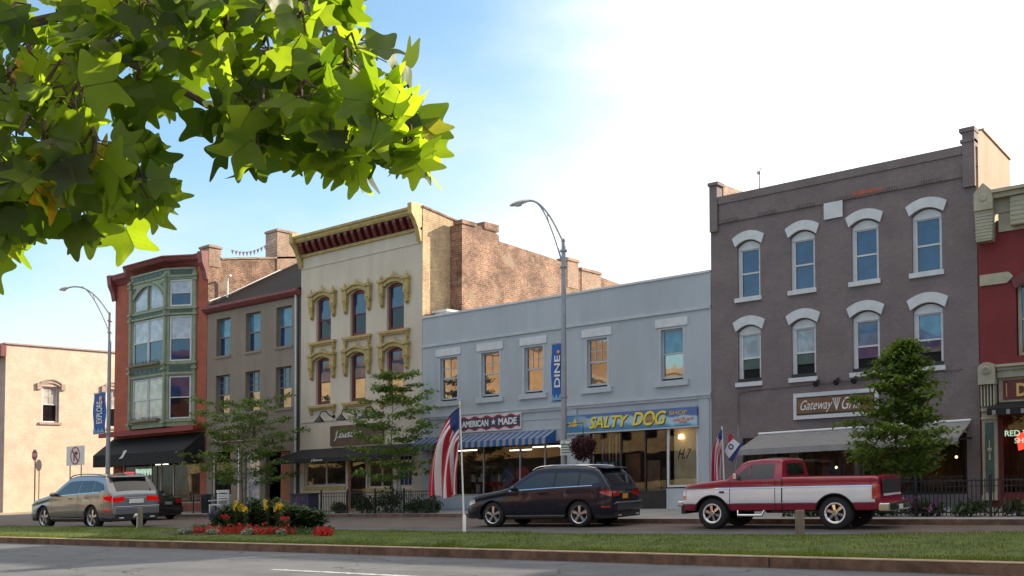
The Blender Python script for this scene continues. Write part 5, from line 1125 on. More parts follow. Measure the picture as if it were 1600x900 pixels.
mb = MB(); flag_mesh(mb, ut+.02, n_-.03, zt-.1, .6, 1.2, .38, 1.95, seed=1.3, fold=.05); weld(mb.build('flag', [M['flag_red'],M['flag_white'],M['flag_blue']], R))
uo, zo = at(1142,680,n_)
R = thing('open_flag', 'red white and blue banner hung at an angle beside the smaller flag', 'flag', (uo, n_+.3, 1.5))
MB().tube([(at(1147,664,n_)[0],n_+.3,zt+.05),(at(1147,664,n_)[0],n_+.3,zt-.75),(at(1135,770,n_)[0],n_+.3,.3)],.015,6).build('pole', M['steel'], R)
mb = MB(); a0 = at(1136,684,n_); a1 = at(1152,695,n_); a2 = at(1133,725,n_); a3 = at(1130,708,n_)
mb.prism([at(1138,683,n_),at(1152,694,n_),at(1135,716,n_),at(1128,705,n_)],1,n_+.2,n_+.215,0)
mb.prism([at(1134,679,n_),at(1139,678,n_),at(1141,686,n_),at(1134,692,n_)],1,n_+.19,n_+.21,1); mb.prism([at(1152,694,n_),at(1158,690,n_),at(1140,722,n_),at(1134,718,n_)],1,n_+.19,n_+.21,2); mb.build('cloth', [M['flag_white'],M['flag_red'],M['flag_blue']], R)
mb = MB(); c_ = at(1138,698,n_); mb.lathe([(.055,0),(.055,-.01),(.095,-.01),(.095,0)],(c_[0],n_+.199,c_[1]),1,16); mb.build('ring_letter', M['flag_blue'], R)
# ================================================================ cars
def interp(pts, x):
    if x <= pts[0][0]: return pts[0][1]
    for (a, b), (c, d) in zip(pts, pts[1:]):
        if x <= c: return b+(d-b)*(x-a)/(c-a) if c > a else d
    return pts[-1][1]
def arc_pts(cx,cy,r,a0,a1,m): return [(cx+r*math.cos(a0+(a1-a0)*k/m), cy+r*math.sin(a0+(a1-a0)*k/m)) for k in range(m+1)]
class Car:
    # car space: x forward (nose positive), y to the car's left (towards the viewer), z up
    def __init__(s, name, label, ctr, n, yaw, top, W, zb, belt, roofin, wheels, wr, sill=None, ta=.5, crown=.05, bed=None, levels=None, sc_=1., group=None, base=0., rnd=.10, endr=.16, arch=1.13):
        s.top = sorted(top); s.W = W; s.zb = zb; s.belt = belt; s.roofin = roofin; s.wheels = wheels; s.wr = wr; s.crown = crown; s.bed = bed; s.ta = ta; s.rnd = rnd; s.endr = endr; s.arch = arch
        s.x0, s.x1 = s.top[0][0], s.top[-1][0]; s.ctr = ctr; s.n = n; s.yaw = yaw; s.k = sc_; s.base = base
        s.R = thing(name, label, 'car', (ctr, n, base), group)
        cy_, sy_ = math.cos(yaw), math.sin(yaw)
        def tf(x, y, z): x*=sc_; y*=sc_; z*=sc_; return (ctr-(x*cy_-y*sy_), n-(x*sy_+y*cy_), z+base)
        s.tf = tf; s.zmax = max(z for _, z in s.top); s.lv = levels
    def T(s, x): return interp(s.top, x)
    def Bt(s, x):
        z = s.zb
        for xc in s.wheels:
            R = s.wr*s.arch; d = abs(x-xc)
            if d < R: z = max(z, s.wr+math.sqrt(R*R-d*d)*.98)
        return z
    def w(s, x, z):
        h = s.W/2; bz = interp(s.belt, x)
        if z > bz: f = (z-bz)/max(.05, s.zmax-bz); v = h-.02-s.roofin*min(1,f)**1.05
        else:
            f = (bz-z)/(bz-s.zb); v = h-.02*(1-f)**2*1.0+.0*f; v -= .07*max(0,f-.72)/.28
            v = v-.018*math.exp(-((z-(bz-.14))/.05)**2)
        for e, sg in ((s.x1, 1), (s.x0, -1)):
            d = abs(e-x)
            if d < s.ta: v -= (1-d/s.ta)**2.4*s.endr
        return v
    def body(s, mats, pick=None, name='body'):
        xs = sorted({round(p[0],4) for p in s.top} | {round(s.x0+(s.x1-s.x0)*i/64,4) for i in range(65)} | {round(xc+s.wr*s.arch*math.cos(math.pi*k/16),4) for xc in s.wheels for k in range(17)})
        mb = MB(s.tf); rings = []; NL = 12
        for x in xs:
            t, b = s.T(x), s.Bt(x); b = min(b, t-.02); r = min(s.rnd, (t-b)*.45)
            if s.lv: lv = [min(max(l,b),t-r) for l in s.lv]
            else: lv = [b+(t-r-b)*j/(NL-1) for j in range(NL)]
            side = [(s.w(x,z), z) for z in lv]; wt = side[-1][0]
            arc = [(wt-r*(1-math.cos(a)), t-r+r*math.sin(a)) for a in (math.pi/8,math.pi/4,3*math.pi/8,math.pi/2)]
            if s.bed and s.bed[0] < x < s.bed[1]: cen = [(wt-r-.02,t),(wt-r-.03,s.bed[2]),(.3,s.bed[2]),(0,s.bed[2])]
            else: cen = [((wt-r)*.75,t+s.crown*.44),((wt-r)*.5,t+s.crown*.75),((wt-r)*.25,t+s.crown*.94),(0,t+s.crown)]
            if abs(x-s.x0) < 1e-3 or abs(x-s.x1) < 1e-3: cen = [(c[0],t) for c in cen]
            half = [(0,b+.0),(side[0][0]-.05,b)]+side+arc+cen
            ring = [(x,y,z) for y,z in half]+[(x,-y,z) for y,z in reversed(half[1:-1])]; rings.append(ring)
        n_ = len(rings[0]); vs_ = [p for r in rings for p in r]; fs = []; 
        for i in range(len(rings)-1):
            for k in range(n_):
                k2 = (k+1)%n_; f = (i*n_+k,i*n_+k2,(i+1)*n_+k2,(i+1)*n_+k); cz = sum(vs_[q][2] for q in f)/4; cx = sum(vs_[q][0] for q in f)/4; cy = sum(vs_[q][1] for q in f)/4
                mb.add([vs_[q] for q in f],[(0,1,2,3)],pick(cx,cy,cz) if pick else 0)
        for ring in (rings[0],rings[-1]): mb.add(ring,[tuple(range(n_))],pick(ring[0][0],0,.6) if pick else 0)
        o = mb.build(name, mats, s.R); bm = bmesh.new(); bm.from_mesh(o.data); bmesh.ops.remove_doubles(bm, verts=bm.verts, dist=.0008); bmesh.ops.recalc_face_normals(bm, faces=bm.faces); bm.to_mesh(o.data); bm.free()
        o.data.polygons.foreach_set('use_smooth',[True]*len(o.data.polygons)); o.data.set_sharp_from_angle(angle=math.radians(38)); s.bodyo = o
        mb = MB(s.tf); mb.box(s.x0+.35,s.x1-.35,-s.W/2+.24,s.W/2-.24,s.zb-.04,interp(s.belt,0)-.12); mb.build('underbody', M['plastic'], s.R)
        return o
    def side(s, name, lo, up, mat, off=.008, par=None, sides=(1,-1), nx=26, nz=6, one=False):
        out = []
        xa, xb = max(lo[0][0],up[0][0]), min(lo[-1][0],up[-1][0])
        for sg in sides:
            mb = MB(s.tf); xs = [xa+(xb-xa)*i/nx for i in range(nx+1)]; vs_ = []
            for x in xs:
                a, b = interp(lo,x), interp(up,x)
                for j in range(nz+1): z = a+(b-a)*j/nz; vs_.append((x, sg*(s.w(x,z)+off), z))
            fs = [(i*(nz+1)+j,(i+1)*(nz+1)+j,(i+1)*(nz+1)+j+1,i*(nz+1)+j+1) for i in range(nx) for j in range(nz)]
            mb.add(vs_, fs); o = mb.build(name, mat, par or s.R, smooth=60); out.append(o)
        return out
    def top_patch(s, name, xa, xb, ya, yb, mat, off=.008, par=None, nx=10, ny=10, taper=0):
        mb = MB(s.tf); vs_ = []
        for i in range(nx+1):
            x = xa+(xb-xa)*i/nx; t = s.T(x); dx = .02; sl = (s.T(x+dx)-s.T(x-dx))/(2*dx); L = math.hypot(1,sl); nx_, nz_ = -sl/L, 1/L; k_ = 1-taper*i/nx
            for j in range(ny+1):
                y = (ya+(yb-ya)*j/ny)*k_; wt = s.w(x,t-s.rnd)-s.rnd; q = min(1,abs(y)/max(wt,.1)); cz = s.crown*(1-q*q)
                if x-s.x0 < .001: cz = 0
                vs_.append((x+nx_*off, y, t+cz+nz_*off))
        mb.add(vs_, [(i*(ny+1)+j,(i+1)*(ny+1)+j,(i+1)*(ny+1)+j+1,i*(ny+1)+j+1) for i in range(nx) for j in range(ny)]); return mb.build(name, mat, par or s.R, smooth=60)
    def wheel(s, rimmat, spokes=5, rr=.68, white=False, tyre_w=.26):
        for xc in s.wheels:
            for sg in (1,-1):
                yo = sg*(s.W/2-.05); r = s.wr
                mb = MB(s.tf); yi = yo-sg*tyre_w; p = [(r*rr,0),(r*.86,.0),(r*.97,.03),(r,.07),(r,tyre_w-.07),(r*.97,tyre_w-.03),(r*rr,tyre_w)]
                mb.lathe([(q, yo-sg*a) for q, a in p],(xc,0,r),1,32); wo_ = mb.build('wheel', M['rubber'], s.R, smooth=50)
                mb = MB(s.tf); q = r*rr
                mb.lathe([(q,yo-sg*.0),(q*.93,yo-sg*.012),(q*.9,yo-sg*.05),(q*.88,yo-sg*.15)],(xc,0,r),1,32)
                mb.lathe([(q*.2,yo-sg*.0),(q*.2,yo-sg*.05),(0,yo-sg*.045)] if not white else [(q*.34,yo+sg*.02),(q*.30,yo+sg*.03),(0,yo+sg*.03)],(xc,0,r),1,16)
                for k in range(spokes):
                    a = 2*math.pi*k/spokes+.3; ca, sa = math.cos(a), math.sin(a); w0, w1 = q*.10, q*.17
                    def P_(rad, wd, y): return (xc+rad*ca-wd*sa, y, r+rad*sa+wd*ca)
                    mb.add([P_(q*.1,-w0,yo-sg*.02),P_(q*.1,w0,yo-sg*.02),P_(q*.93,w1,yo-sg*.035),P_(q*.93,-w1,yo-sg*.035),P_(q*.1,-w0,yo-sg*.06),P_(q*.1,w0,yo-sg*.06),P_(q*.93,w1,yo-sg*.07),P_(q*.93,-w1,yo-sg*.07)],
                           [(0,1,2,3),(0,4,5,1),(1,5,6,2),(3,2,6,7),(0,3,7,4)])
                mb.build('rim', rimmat, wo_, smooth=40)
                mb = MB(s.tf); mb.lathe([(q*.88,yo-sg*.14),(0,yo-sg*.14)],(xc,0,r),1,24); mb.build('brake_disc', M['plastic'], wo_)
                if white:
                    mb = MB(s.tf); mb.lathe([(q*1.0,yo+sg*.004),(q*1.13,yo+sg*.006),(q*1.13,yo-sg*.0)],(xc,0,r),1,32); mb.build('white_ring', M['white_metal'], wo_)
    def box(s, name, b, mat, par=None, bevel=.01):
        mb = MB(s.tf); mb.box(*b); return mb.build(name, mat, par or s.R, bevel=bevel)
def suv(name, label, ctr, n, yaw, W, pm, sc_, rail, base=0., tail='tail', plate=None, lit=False, wr=.385, zoff=0):
    top = [(-2.52,.50),(-2.50,.62),(-2.485,.82),(-2.45,1.0),(-2.42,1.12),(-2.17,1.47),(-2.02,1.62),(-1.86,1.68),(-1.2,1.735),(-.5,1.75),(-.1,1.73),(.14,1.68),(.55,1.43),(.95,1.17),(1.3,1.10),(1.85,1.02),(2.2,.93),(2.38,.80),(2.48,.60),(2.50,.42)]
    c = Car(name,label,ctr,n,yaw,top,W,.27,[(-2.6,1.16),(-.5,1.12),(1.2,1.05),(2.5,.85)],.24,(-1.46,1.50),wr,sc_=sc_,base=base,crown=.04,rnd=.09)
    c.body([pm,M['plastic'],M['car_glass']], lambda x,y,z: 1 if z < .36 else (2 if (z>1.22 and .2<x<.88 and abs(y)<c.w(x,1.2)-.16) else 0))
    d = 0
    c.side('side_window', [(-.62,1.155),(.25,1.12),(.80,1.09)], [(-.62,1.57),(-.05,1.56),(.14,1.50),(.80,1.12)], M['car_glass'])
    c.side('side_window', [(-1.42,1.18),(-.68,1.16)], [(-1.42,1.555),(-.68,1.57)], M['car_glass'])
    c.side('side_window', [(-2.12,1.27),(-1.9,1.21),(-1.48,1.19)], [(-2.12,1.30),(-1.98,1.44),(-1.48,1.55)], M['car_glass'])
    c.side('window_trim', [(-1.9,1.18),(-.5,1.135),(.9,1.075)], [(-1.9,1.198),(-.5,1.153),(.9,1.093)], M['chrome'], .012, nz=1)
    for sg in (1,-1):
        mb = MB(c.tf); pth = [(x, sg*(c.w(x,c.T(x)-.08)-.035), c.T(x)+.012+(.03 if -1.75<x<.1 else 0)) for x in [-1.9+.13*k for k in range(17)]]; mb.tube(pth,.02,6); mb.build('roof_rail', rail, c.R, smooth=60)
    for xa, xb in ((.46,1.10),(-.54,.44),(-1.44,-.56)):       # doors set off by dark gaps
        pass
    for x in (.94,-.65,-1.45):
        c.side('door_gap', [(x-.006,.42),(x+.006,.42)], [(x-.006,1.12),(x+.006,1.12)], M['black'], .002, nx=1, nz=8)
    c.side('side_skirt', [(-1.0,.33),(1.02,.33)], [(-1.0,.36),(1.02,.36)], M['chrome'], .016, nz=1)
    for x in (.02-.55+.18+.1,-1.2+.1):
        pass
    for x in (.0-.42+.1,-1.32+.05): 
        for sg in (1,): c.side('door_handle', [(x,.985),(x+.2,.985)], [(x,1.012),(x+.2,1.012)], pm, .03, nx=4, nz=1)
    for sg in (1,-1):
        y = c.w(.72,1.1); mb = MB(c.tf); mb.ball((.70,sg*(y+.11),1.15),.12,12,sq=(.6,1,.62)); mb.tube([(.75,sg*(y-.02),1.10),(.72,sg*(y+.08),1.12)],.03,6); mb.build('wing_mirror', pm, c.R, smooth=50)
    gl = c.top_patch('rear_window', -2.38,-2.08,-.62,.62, M['car_glass'], .01)
    mb = MB(c.tf); mb.tube([(-2.36,-.0,1.24),(-2.33,.38,1.28)],.012,5); mb.build('rear_wiper', M['plastic'], gl)
    mb = MB(c.tf); mb.prism([(-1.9,1.725),(-2.2,1.675),(-2.21,1.65),(-1.9,1.64)],1,-.66,.66); mb.build('roof_spoiler', pm, c.R, bevel=.008)
    tl = M['tail_lit'] if lit else M['tail']
    for sg in (1,-1):
        a, b = (.40,.80) if sg > 0 else (-.80,-.40)
        o = c.top_patch('tail_light', -2.478,-2.452,a,b,tl,.014,ny=6)
    c.side('tail_light', [(-2.47,.86),(-2.14,.97)], [(-2.47,1.06),(-2.14,1.03)], tl, .012, nx=6, nz=3)
    c.box('number_plate', (-2.53,-2.50,-.26,.26,.80,.94) if not plate else (-2.53,-2.505,-.05,.27,.79,.93), plate or M['letters'])
    c.box('tailgate_trim', (-2.515,-2.49,-.36,.36,.955,.985), M['chrome'], bevel=.004)
    c.box('rear_bumper', (-2.60,-2.38,-.80,.80,.44,.70), pm, bevel=.05)
    c.box('bumper_trim', (-2.615,-2.58,-.78,.78,.68,.715), M['chrome'], bevel=.006)
    c.box('bumper_valance', (-2.56,-2.3,-.76,.76,.27,.45), M['plastic'], bevel=.02)
    for y in (-.55,.55): c.box('exhaust_tip', (-2.58,-2.45,y-.09,y+.09,.31,.36), M['chrome'])
    c.side('headlight', [(2.12,.74),(2.38,.66)], [(2.12,.86),(2.38,.80)], M['lens'], .012, nx=6, nz=3)
    c.side('reflector', [(-2.44,.56),(-2.2,.56)], [(-2.44,.61),(-2.2,.61)], tl, .012, nx=3, nz=1)
    c.wheel(M['alloy'], 5)
    c.top_patch('roof_antenna', -1.9,-1.8,-.02,.02,M['plastic'],.05)
    return c
pS = paint('silver_paint', (.22,.225,.24), .6, .3); pB = plain('navy_paint', (.004,.007,.018), .3, 0., var=.04, bmp=0, coat=.6, spec=.3); pD = paint('black_paint', (.006,.006,.007), 0, .2)
suv('suv', 'silver-grey SUV with glowing tail lights driving away past the left end of the median', at(118,760,22.3)[0]+1.15, 22.45, math.radians(1), 1.93, pS, 1.22, M['steel'], lit=True)
suv('suv', 'dark navy SUV parked in front of the pale blue building', at(843,780,25.5)[0]+.42, 25.55, math.radians(5), 1.95, pB, 1.03, M['chrome'], plate=M['plate_orange'], wr=.385)
# sedan behind the silver car
def sedan(name, label, ctr, n, yaw, pm):
    top = [(-2.32,.5),(-2.30,.7),(-2.27,.92),(-2.2,1.02),(-1.55,1.08),(-.85,1.38),(-.4,1.43),(.25,1.42),(.6,1.32),(1.2,1.0),(1.7,.93),(2.15,.80),(2.3,.62),(2.33,.4)]
    c = Car(name,label,ctr,n,yaw,top,1.82,.22,[(-2.4,1.0),(2.4,.86)],.26,(-1.36,1.4),.33,crown=.04,rnd=.07)
    c.body([pm]); c.side('side_window', [(-.95,1.02),(.95,.96)], [(-.95,1.12),(-.6,1.32),(.3,1.33),(.55,1.25),(.95,1.0)], M['car_glass'])
    c.top_patch('rear_window', -1.5,-.9,-.55,.55, M['car_glass'], .01)
    c.top_patch('windscreen', .62,1.15,-.55,.55, M['car_glass'], .01)
    for a,b in ((.42,.76),(-.76,-.42)): c.top_patch('tail_light', -2.29,-2.245,a,b, M['tail'], .012, ny=5)
    c.top_patch('chrome_strip', -2.26,-2.25,-.4,.4,M['chrome'],.02)
    c.box('number_plate', (-2.35,-2.325,-.2,.2,.72,.86), M['steel']); c.box('rear_bumper', (-2.38,-2.2,-.8,.8,.32,.62), pm, bevel=.04)
    c.wheel(M['alloy'], 7); return c
sedan('sedan', 'black sedan parked at the kerb half hidden behind the silver SUV', -45.2, 28.2, math.radians(0), pD)
c = sedan('sedan', 'nose of a pale silver car just entering the photo at the right edge', -3.0, 27.0+.6, math.radians(0), pS)
c.side('headlight', [(1.95,.62),(2.25,.56)], [(1.95,.74),(2.25,.68)], M['lens'], .012, nx=6, nz=3)
# pickup
def pickup():
    top = [(-2.62,.62),(-2.60,.80),(-2.58,1.0),(-2.56,1.235),(-2.50,1.27),(-.255,1.30),(-.245,1.30),(-.20,1.70),(-.12,1.75),(.3,1.765),(.72,1.73),(.84,1.68),(1.16,1.32),(1.24,1.27),(1.7,1.23),(2.1,1.19),(2.36,1.14),(2.44,1.08),(2.47,.80),(2.50,.62),(2.52,.50)]
    c = Car('pickup_truck','old maroon and silver two-tone pickup truck parked before the restaurant',at(1228,780,25.4)[0],25.45,math.radians(2),top,1.96,.49,[(-2.7,1.26),(1.2,1.24),(2.6,1.1)],.22,(-1.55,1.64),.41,bed=(-2.52,-.27,.86),levels=[.49,.52,.58,.66,.74,.82,.90,.98,1.055,1.12,1.18,1.24,1.40,1.60,1.7],crown=.03,rnd=.05,ta=.35,endr=.10,arch=1.2,sc_=1.02)
    c.R['category'] = 'pickup truck'
    red = paint('maroon_paint', (.27,.006,.032), .0, .3); sil = paint('silver_side', (.72,.73,.76), .05, .35)
    c.body([red, sil, M['plastic']], lambda x,y,z: 1 if (.66 < z < 1.055 and -2.5<x<2.47) else 0)
    c.side('side_window', [(-.02,1.275),(1.05,1.265)], [(-.02,1.64),(.62,1.64),(.70,1.60),(1.05,1.29)], M['car_glass'], .008)
    for sg in (1,-1): 
        mb = MB(c.tf); x = .60; y0 = sg*(c.w(x,1.3)+.014); y1 = sg*(c.w(x,1.6)+.014); mb.add([(x,y0,1.27),(x+.03,y0,1.27),(x+.03,y1,1.63),(x,y1,1.63)],[(0,1,2,3)]); mb.build('window_divider', red, c.R)
    mb = MB(c.tf); t = .58; mb.add([(-.262,-t,1.36),(-.262,t,1.36),(-.212,t-.04,1.64),(-.212,-t+.04,1.64)],[(0,1,2,3)]); mb.build('rear_window', M['car_glass'], c.R)
    mb = MB(c.tf); mb.add([(1.13,-.7,1.37),(1.13,.7,1.37),(.87,.6,1.67),(.87,-.6,1.67)],[(0,1,2,3)]); mb.build('windscreen', M['car_glass'], c.R)
    for x in (1.13,.03-.1): c.side('door_gap', [(x-.008,.5),(x+.008,.5)], [(x-.008,1.25),(x+.008,1.25)], M['black'], .003, nx=1, nz=9)
    c.side('cab_gap', [(-.262,.48),(-.232,.48)], [(-.262,1.26),(-.232,1.26)], M['black'], .004, nx=1, nz=9)
    for z in (.66,1.055): 
        for xa, xb in ((-2.5,-2.05),(-1.05,1.1),(1.2 if z>1 else 2.14,2.4)) if z < 1 else ((-2.5,2.4),): c.side('chrome_moulding', [(xa,z-.012),(xb,z-.012)], [(xa,z+.012),(xb,z+.012)], M['chrome'], .010, nx=30, nz=1)
    c.side('door_handle', [(.05,1.12),(.25,1.12)], [(.05,1.145),(.25,1.145)], M['chrome'], .02, nx=3, nz=1)
    c.side('fuel_door', [(-2.05,.82),(-1.87,.82)], [(-2.05,.98),(-1.87,.98)], sil, .008, nx=2, nz=2, sides=(1,))
    c.side('badge', [(1.28,.93),(1.42,.93)], [(1.28,.98),(1.42,.98)], M['plastic'], .008, nx=2, nz=1)
    c.side('tail_light', [(-2.60,.74),(-2.44,.74)], [(-2.60,1.06),(-2.44,1.06)], M['tail'], .012, nx=4, nz=2)
    c.side('headlight', [(2.36,.88),(2.47,.88)], [(2.36,1.03),(2.47,1.03)], M['lens'], .012, nx=4, nz=2)
    c.side('turn_signal', [(2.36,.78),(2.47,.78)], [(2.36,.87),(2.47,.87)], M['amber'], .012, nx=4, nz=1)
    mb = MB(c.tf); mb.box(-2.635,-2.605,-.72,.72,.80,1.2); mb.build('tailgate', plain('tailgate_grey',(.045,.05,.055),.35,.3,bmp=0), c.R, bevel=.01)
    mb = MB(c.tf); mb.box(-2.645,-2.636,-.70,.70,.80,.85); mb.build('tailgate_strip', sil, c.R)
    c.box('rear_bumper', (-2.82,-2.56,-.88,.88,.44,.64), M['chrome'], bevel=.03); c.box('bumper_step', (-2.83,-2.6,-.25,.25,.46,.58), M['plastic'])
    c.box('number_plate', (-2.845,-2.832,-.16,.16,.47,.58), M['letters'])
    c.box('front_bumper', (2.46,2.64,-.93,.93,.60,.74), M['chrome'], bevel=.03); c.box('front_valance', (2.44,2.56,-.86,.86,.40,.60), M['plastic'], bevel=.02)
    c.box('grille', (2.50,2.53,-.6,.6,.82,1.04), M['plastic'])
    for sg in (1,-1):
        for a, b in ((.8,-.25),):
            mb = MB(c.tf); mb.tube([(.95,sg*.86,.50),(.92,sg*.95,.36),(.28,sg*.95,.36),(.25,sg*.86,.50)],.035,8); mb.build('side_step', M['chrome'], c.R, smooth=50)
        y = c.w(.95,1.3); mb = MB(c.tf); mb.box(.88,.96,sg*(y+.04),sg*(y+.22),1.28,1.42); mb.tube([(.95,sg*(y-.02),1.28),(.92,sg*(y+.1),1.32)],.02,5); mb.build('wing_mirror', M['chrome'], c.R, bevel=.02)
    for xc in c.wheels:
        for sg in (1,-1):
            mb = MB(c.tf); R_ = c.wr*1.2; pts = [(xc+R_*math.cos(math.pi*k/18), c.wr+R_*.98*math.sin(math.pi*k/18)) for k in range(19) if c.wr+R_*.98*math.sin(math.pi*k/18)>.47]
            vs_ = []
            for x,z in pts: y = c.w(x,z); vs_ += [(x,sg*(y+.012),z),(xc+(x-xc)*.95,sg*(y+.014),c.wr+(z-c.wr)*.95),(xc+(x-xc)*.95,sg*(y-.2),c.wr+(z-c.wr)*.95)]
            mb.add(vs_,[(i*3+j,i*3+j+1,i*3+j+4,i*3+j+3) for i in range(len(pts)-1) for j in range(2)]); mb.build('wheel_arch', M['black'], c.R)
    c.wheel(M['chrome'], 6, rr=.55, white=True, tyre_w=.30); return c
pickup()
# ================================================================ plants
def leafcloud(mb, c, r, n, size, flat=.5, jit=1.):
    for _ in range(n):
        x, y, z = c[0]+random.gauss(0,r[0]), c[1]+random.gauss(0,r[1]), c[2]+random.gauss(0,r[2])
        a = random.uniform(0,6.283); s = size*random.uniform(.6,1.25); t = random.gauss(0,flat); t2 = random.gauss(0,flat)
        dx, dy = math.cos(a)*s, math.sin(a)*s; ex, ey = -math.sin(a)*s*.45, math.cos(a)*s*.45
        mb.add([(x-dx,y-dy,z-t*s),(x+ex,y+ey,z+t2*s*.5),(x+dx,y+dy,z+t*s),(x-ex,y-ey,z-t2*s*.5)],[(0,1,2,3)])
        mb.rnd += [max(0,min(.95,random.gauss(.5,.22)))]*4
def street_tree(label, u, n, zb, prof, ztrunk, leafmat, nb, per, size, trunk_r=.06, group='street trees', seed=1, lean=0, tier=False, rad=(.16,.16,.06), sub=3):
    random.seed(seed); R = thing('street_tree', label, 'tree', (u, n, zb), group)
    zt = prof[-1][0]; br = MB(); tr = MB()
    path = [(u+lean*k/8+.03*math.sin(k*1.3), n+.02*math.cos(k), zb+(zt-zb)*k/8) for k in range(9)]
    tr.tube(path, [trunk_r*(1-.88*k/8) for k in range(9)], 8); lf = MB(); lf.rnd = []
    for i in range(nb):
        f = (i+.5)/nb; z = ztrunk+(zt-ztrunk)*f**(.95)*.99; 
        if tier: z = ztrunk+(zt-ztrunk)*(int(f*tier)+.5+random.uniform(-.12,.12))/tier
        rr = interp(prof, z)*random.uniform(.5,1.18); a = i*2.399+random.uniform(-.3,.3)
        k = (z-zb)/(zt-zb); b0 = (u+lean*k, n, z-rr*.25)
        tip = (b0[0]+rr*math.cos(a), n+rr*.9*math.sin(a), z+rr*random.uniform(-.02,.14))
        mid = ((b0[0]*.5+tip[0]*.5), (b0[1]+tip[1])*.5, b0[2]*.35+tip[2]*.65+.03)
        br.tube([b0,mid,tip],[trunk_r*.25*(1-k*.5),trunk_r*.14,trunk_r*.05],5)
        for q in range(sub+1):
            t = .38+.62*q/sub; px = b0[0]*(1-t)+tip[0]*t+random.gauss(0,.06*rr); py = b0[1]*(1-t)+tip[1]*t+random.gauss(0,.06*rr); pz = (b0[2]*(1-t)+tip[2]*t)*.4+(mid[2]*(1-abs(2*t-1))+tip[2]*abs(2*t-1))*.6 if False else b0[2]*(1-t)+tip[2]*t+.05*rr*math.sin(t*3.1)
            side = random.choice((-1,1))*rr*.22*(1-t*.6)
            leafcloud(lf, (px-side*math.sin(a),py+side*math.cos(a),pz), (rad[0]*(1.1-.3*t),rad[1]*(1.1-.3*t),rad[2]), int(per*random.uniform(.6,1.3)), size)
    tr.build('trunk', M['bark'], R, smooth=60); br.build('branches', M['bark'], R); lf.build('crown', M[leafmat], R); return R
def pr_(px, n, rows):   # crown outline as (height, half width) from sightings on the tree's own plane
    out = []
    for y, xl, xr in rows: out.append((at((xl+xr)/2, y, n)[1], (at(xr,y,n)[0]-at(xl,y,n)[0])/2))
    return sorted(out)
n_ = 29.6; street_tree('dense dark green young maple in front of the grey restaurant building', at(1393,770,n_)[0], n_, .15, pr_(1393,n_,[(745,1352,1436),(720,1318,1460),(690,1315,1498),(665,1330,1505),(640,1338,1496),(615,1345,1462),(585,1343,1432),(560,1350,1410),(536,1370,1394)]), 1.3, 'dark_leaf', 46, 44, .085, .06, seed=5, rad=(.19,.19,.06), sub=5, lean=.42)
n_ = 31.6; street_tree('airy young tree with layered branches in front of the cream building', at(612,775,n_)[0], n_, .15, pr_(612,n_,[(748,556,668),(730,532,665),(700,545,640),(680,530,668),(655,538,668),(630,540,640),(605,548,622),(580,560,600)]), 1.5, 'street_leaf', 46, 44, .085, .035, seed=9, tier=9, rad=(.2,.2,.05))
n_ = 31.6; street_tree('airy young tree with layered branches hiding the carved brown sign', at(378,775,n_)[0], n_, .15, pr_(378,n_,[(760,340,420),(735,322,445),(715,335,450),(690,345,440),(665,335,455),(645,348,440),(622,350,440)]), 1.6, 'street_leaf', 42, 46, .09, .035, seed=12, tier=8, rad=(.26,.22,.06))
# shrubs inside the fenced beds
def shrub(u, n, z, w, h, mat, lab, group, m=500, size=.06, pet=None, cat='shrub', name='shrub'):
    R = thing(name, lab, cat, (u, n, z), group); mb = MB(); mb.rnd = []
    for k in range(14):
        a = random.uniform(0,6.28); r = random.random()**.5; leafcloud(mb,(u+w*.75*r*math.cos(a),n+w*.5*r*math.sin(a),z+h*(.25+.6*random.random()*(1-r*.5))),(w*.2,w*.18,h*.16),m//14,size,flat=.8)
    mb.build('foliage', M[mat], R)
    mb = MB()
    for k in range(5): mb.tube([(u,n,z-.02),(u+random.uniform(-.3,.3)*w,n+random.uniform(-.2,.2)*w,z+h*.6)],[.02,.008],5)
    mb.build('stems', M['bark'], R)
    if pet:
        mb = MB(); mb.rnd = []
        for k in range(24): leafcloud(mb,(u+random.uniform(-.8,.8)*w,n-.1+random.uniform(-.5,.3)*w,z+h*random.uniform(.4,1.)),(.03,.03,.03),6,.04,flat=1)
        mb.build('blossom', M[pet], R)
    return R
random.seed(21)
sh = [(at(x,790,30.95)[0], w, h, l) for x, w, h, l in ((525,.4,.5,'small leafy shrub at the left end of the fenced bed before the cream building'),(560,.65,.95,'broad leafy shrub rising above the fence below the second tree'),(600,.8,1.1,'tallest leafy shrub in the fenced bed left of the second tree trunk'),(645,.6,.7,'low rounded shrub right of the second tree trunk'),(672,.5,.6,'low rounded shrub near the right end of the fenced bed'))]
for u,w,h,l in sh: shrub(u,31.15,.145,w,h,'bush_leaf',l,'shrubs in the bed before the cream building',700,.07)
for k,(x,w,h,p) in enumerate(((-11.4,.6,.42,None),(-10.4,.6,.5,None),(-9.3,.6,.45,None),(-8.2,.55,.5,'petal_pink'),(-7.0,.6,.42,None),(-5.8,.6,.45,None))):
    shrub(x,28.3,.145,w,h,'bush_leaf',['low leafy shrub beside the pickup tailgate in the right bed','low leafy shrub under the right street tree','low leafy shrub right of the right tree trunk','low shrub with pink flowers left of the pilaster','low green shrub below the pilaster','low green shrub before the red building'][k],'shrubs in the bed under the right tree',520,.06,p)
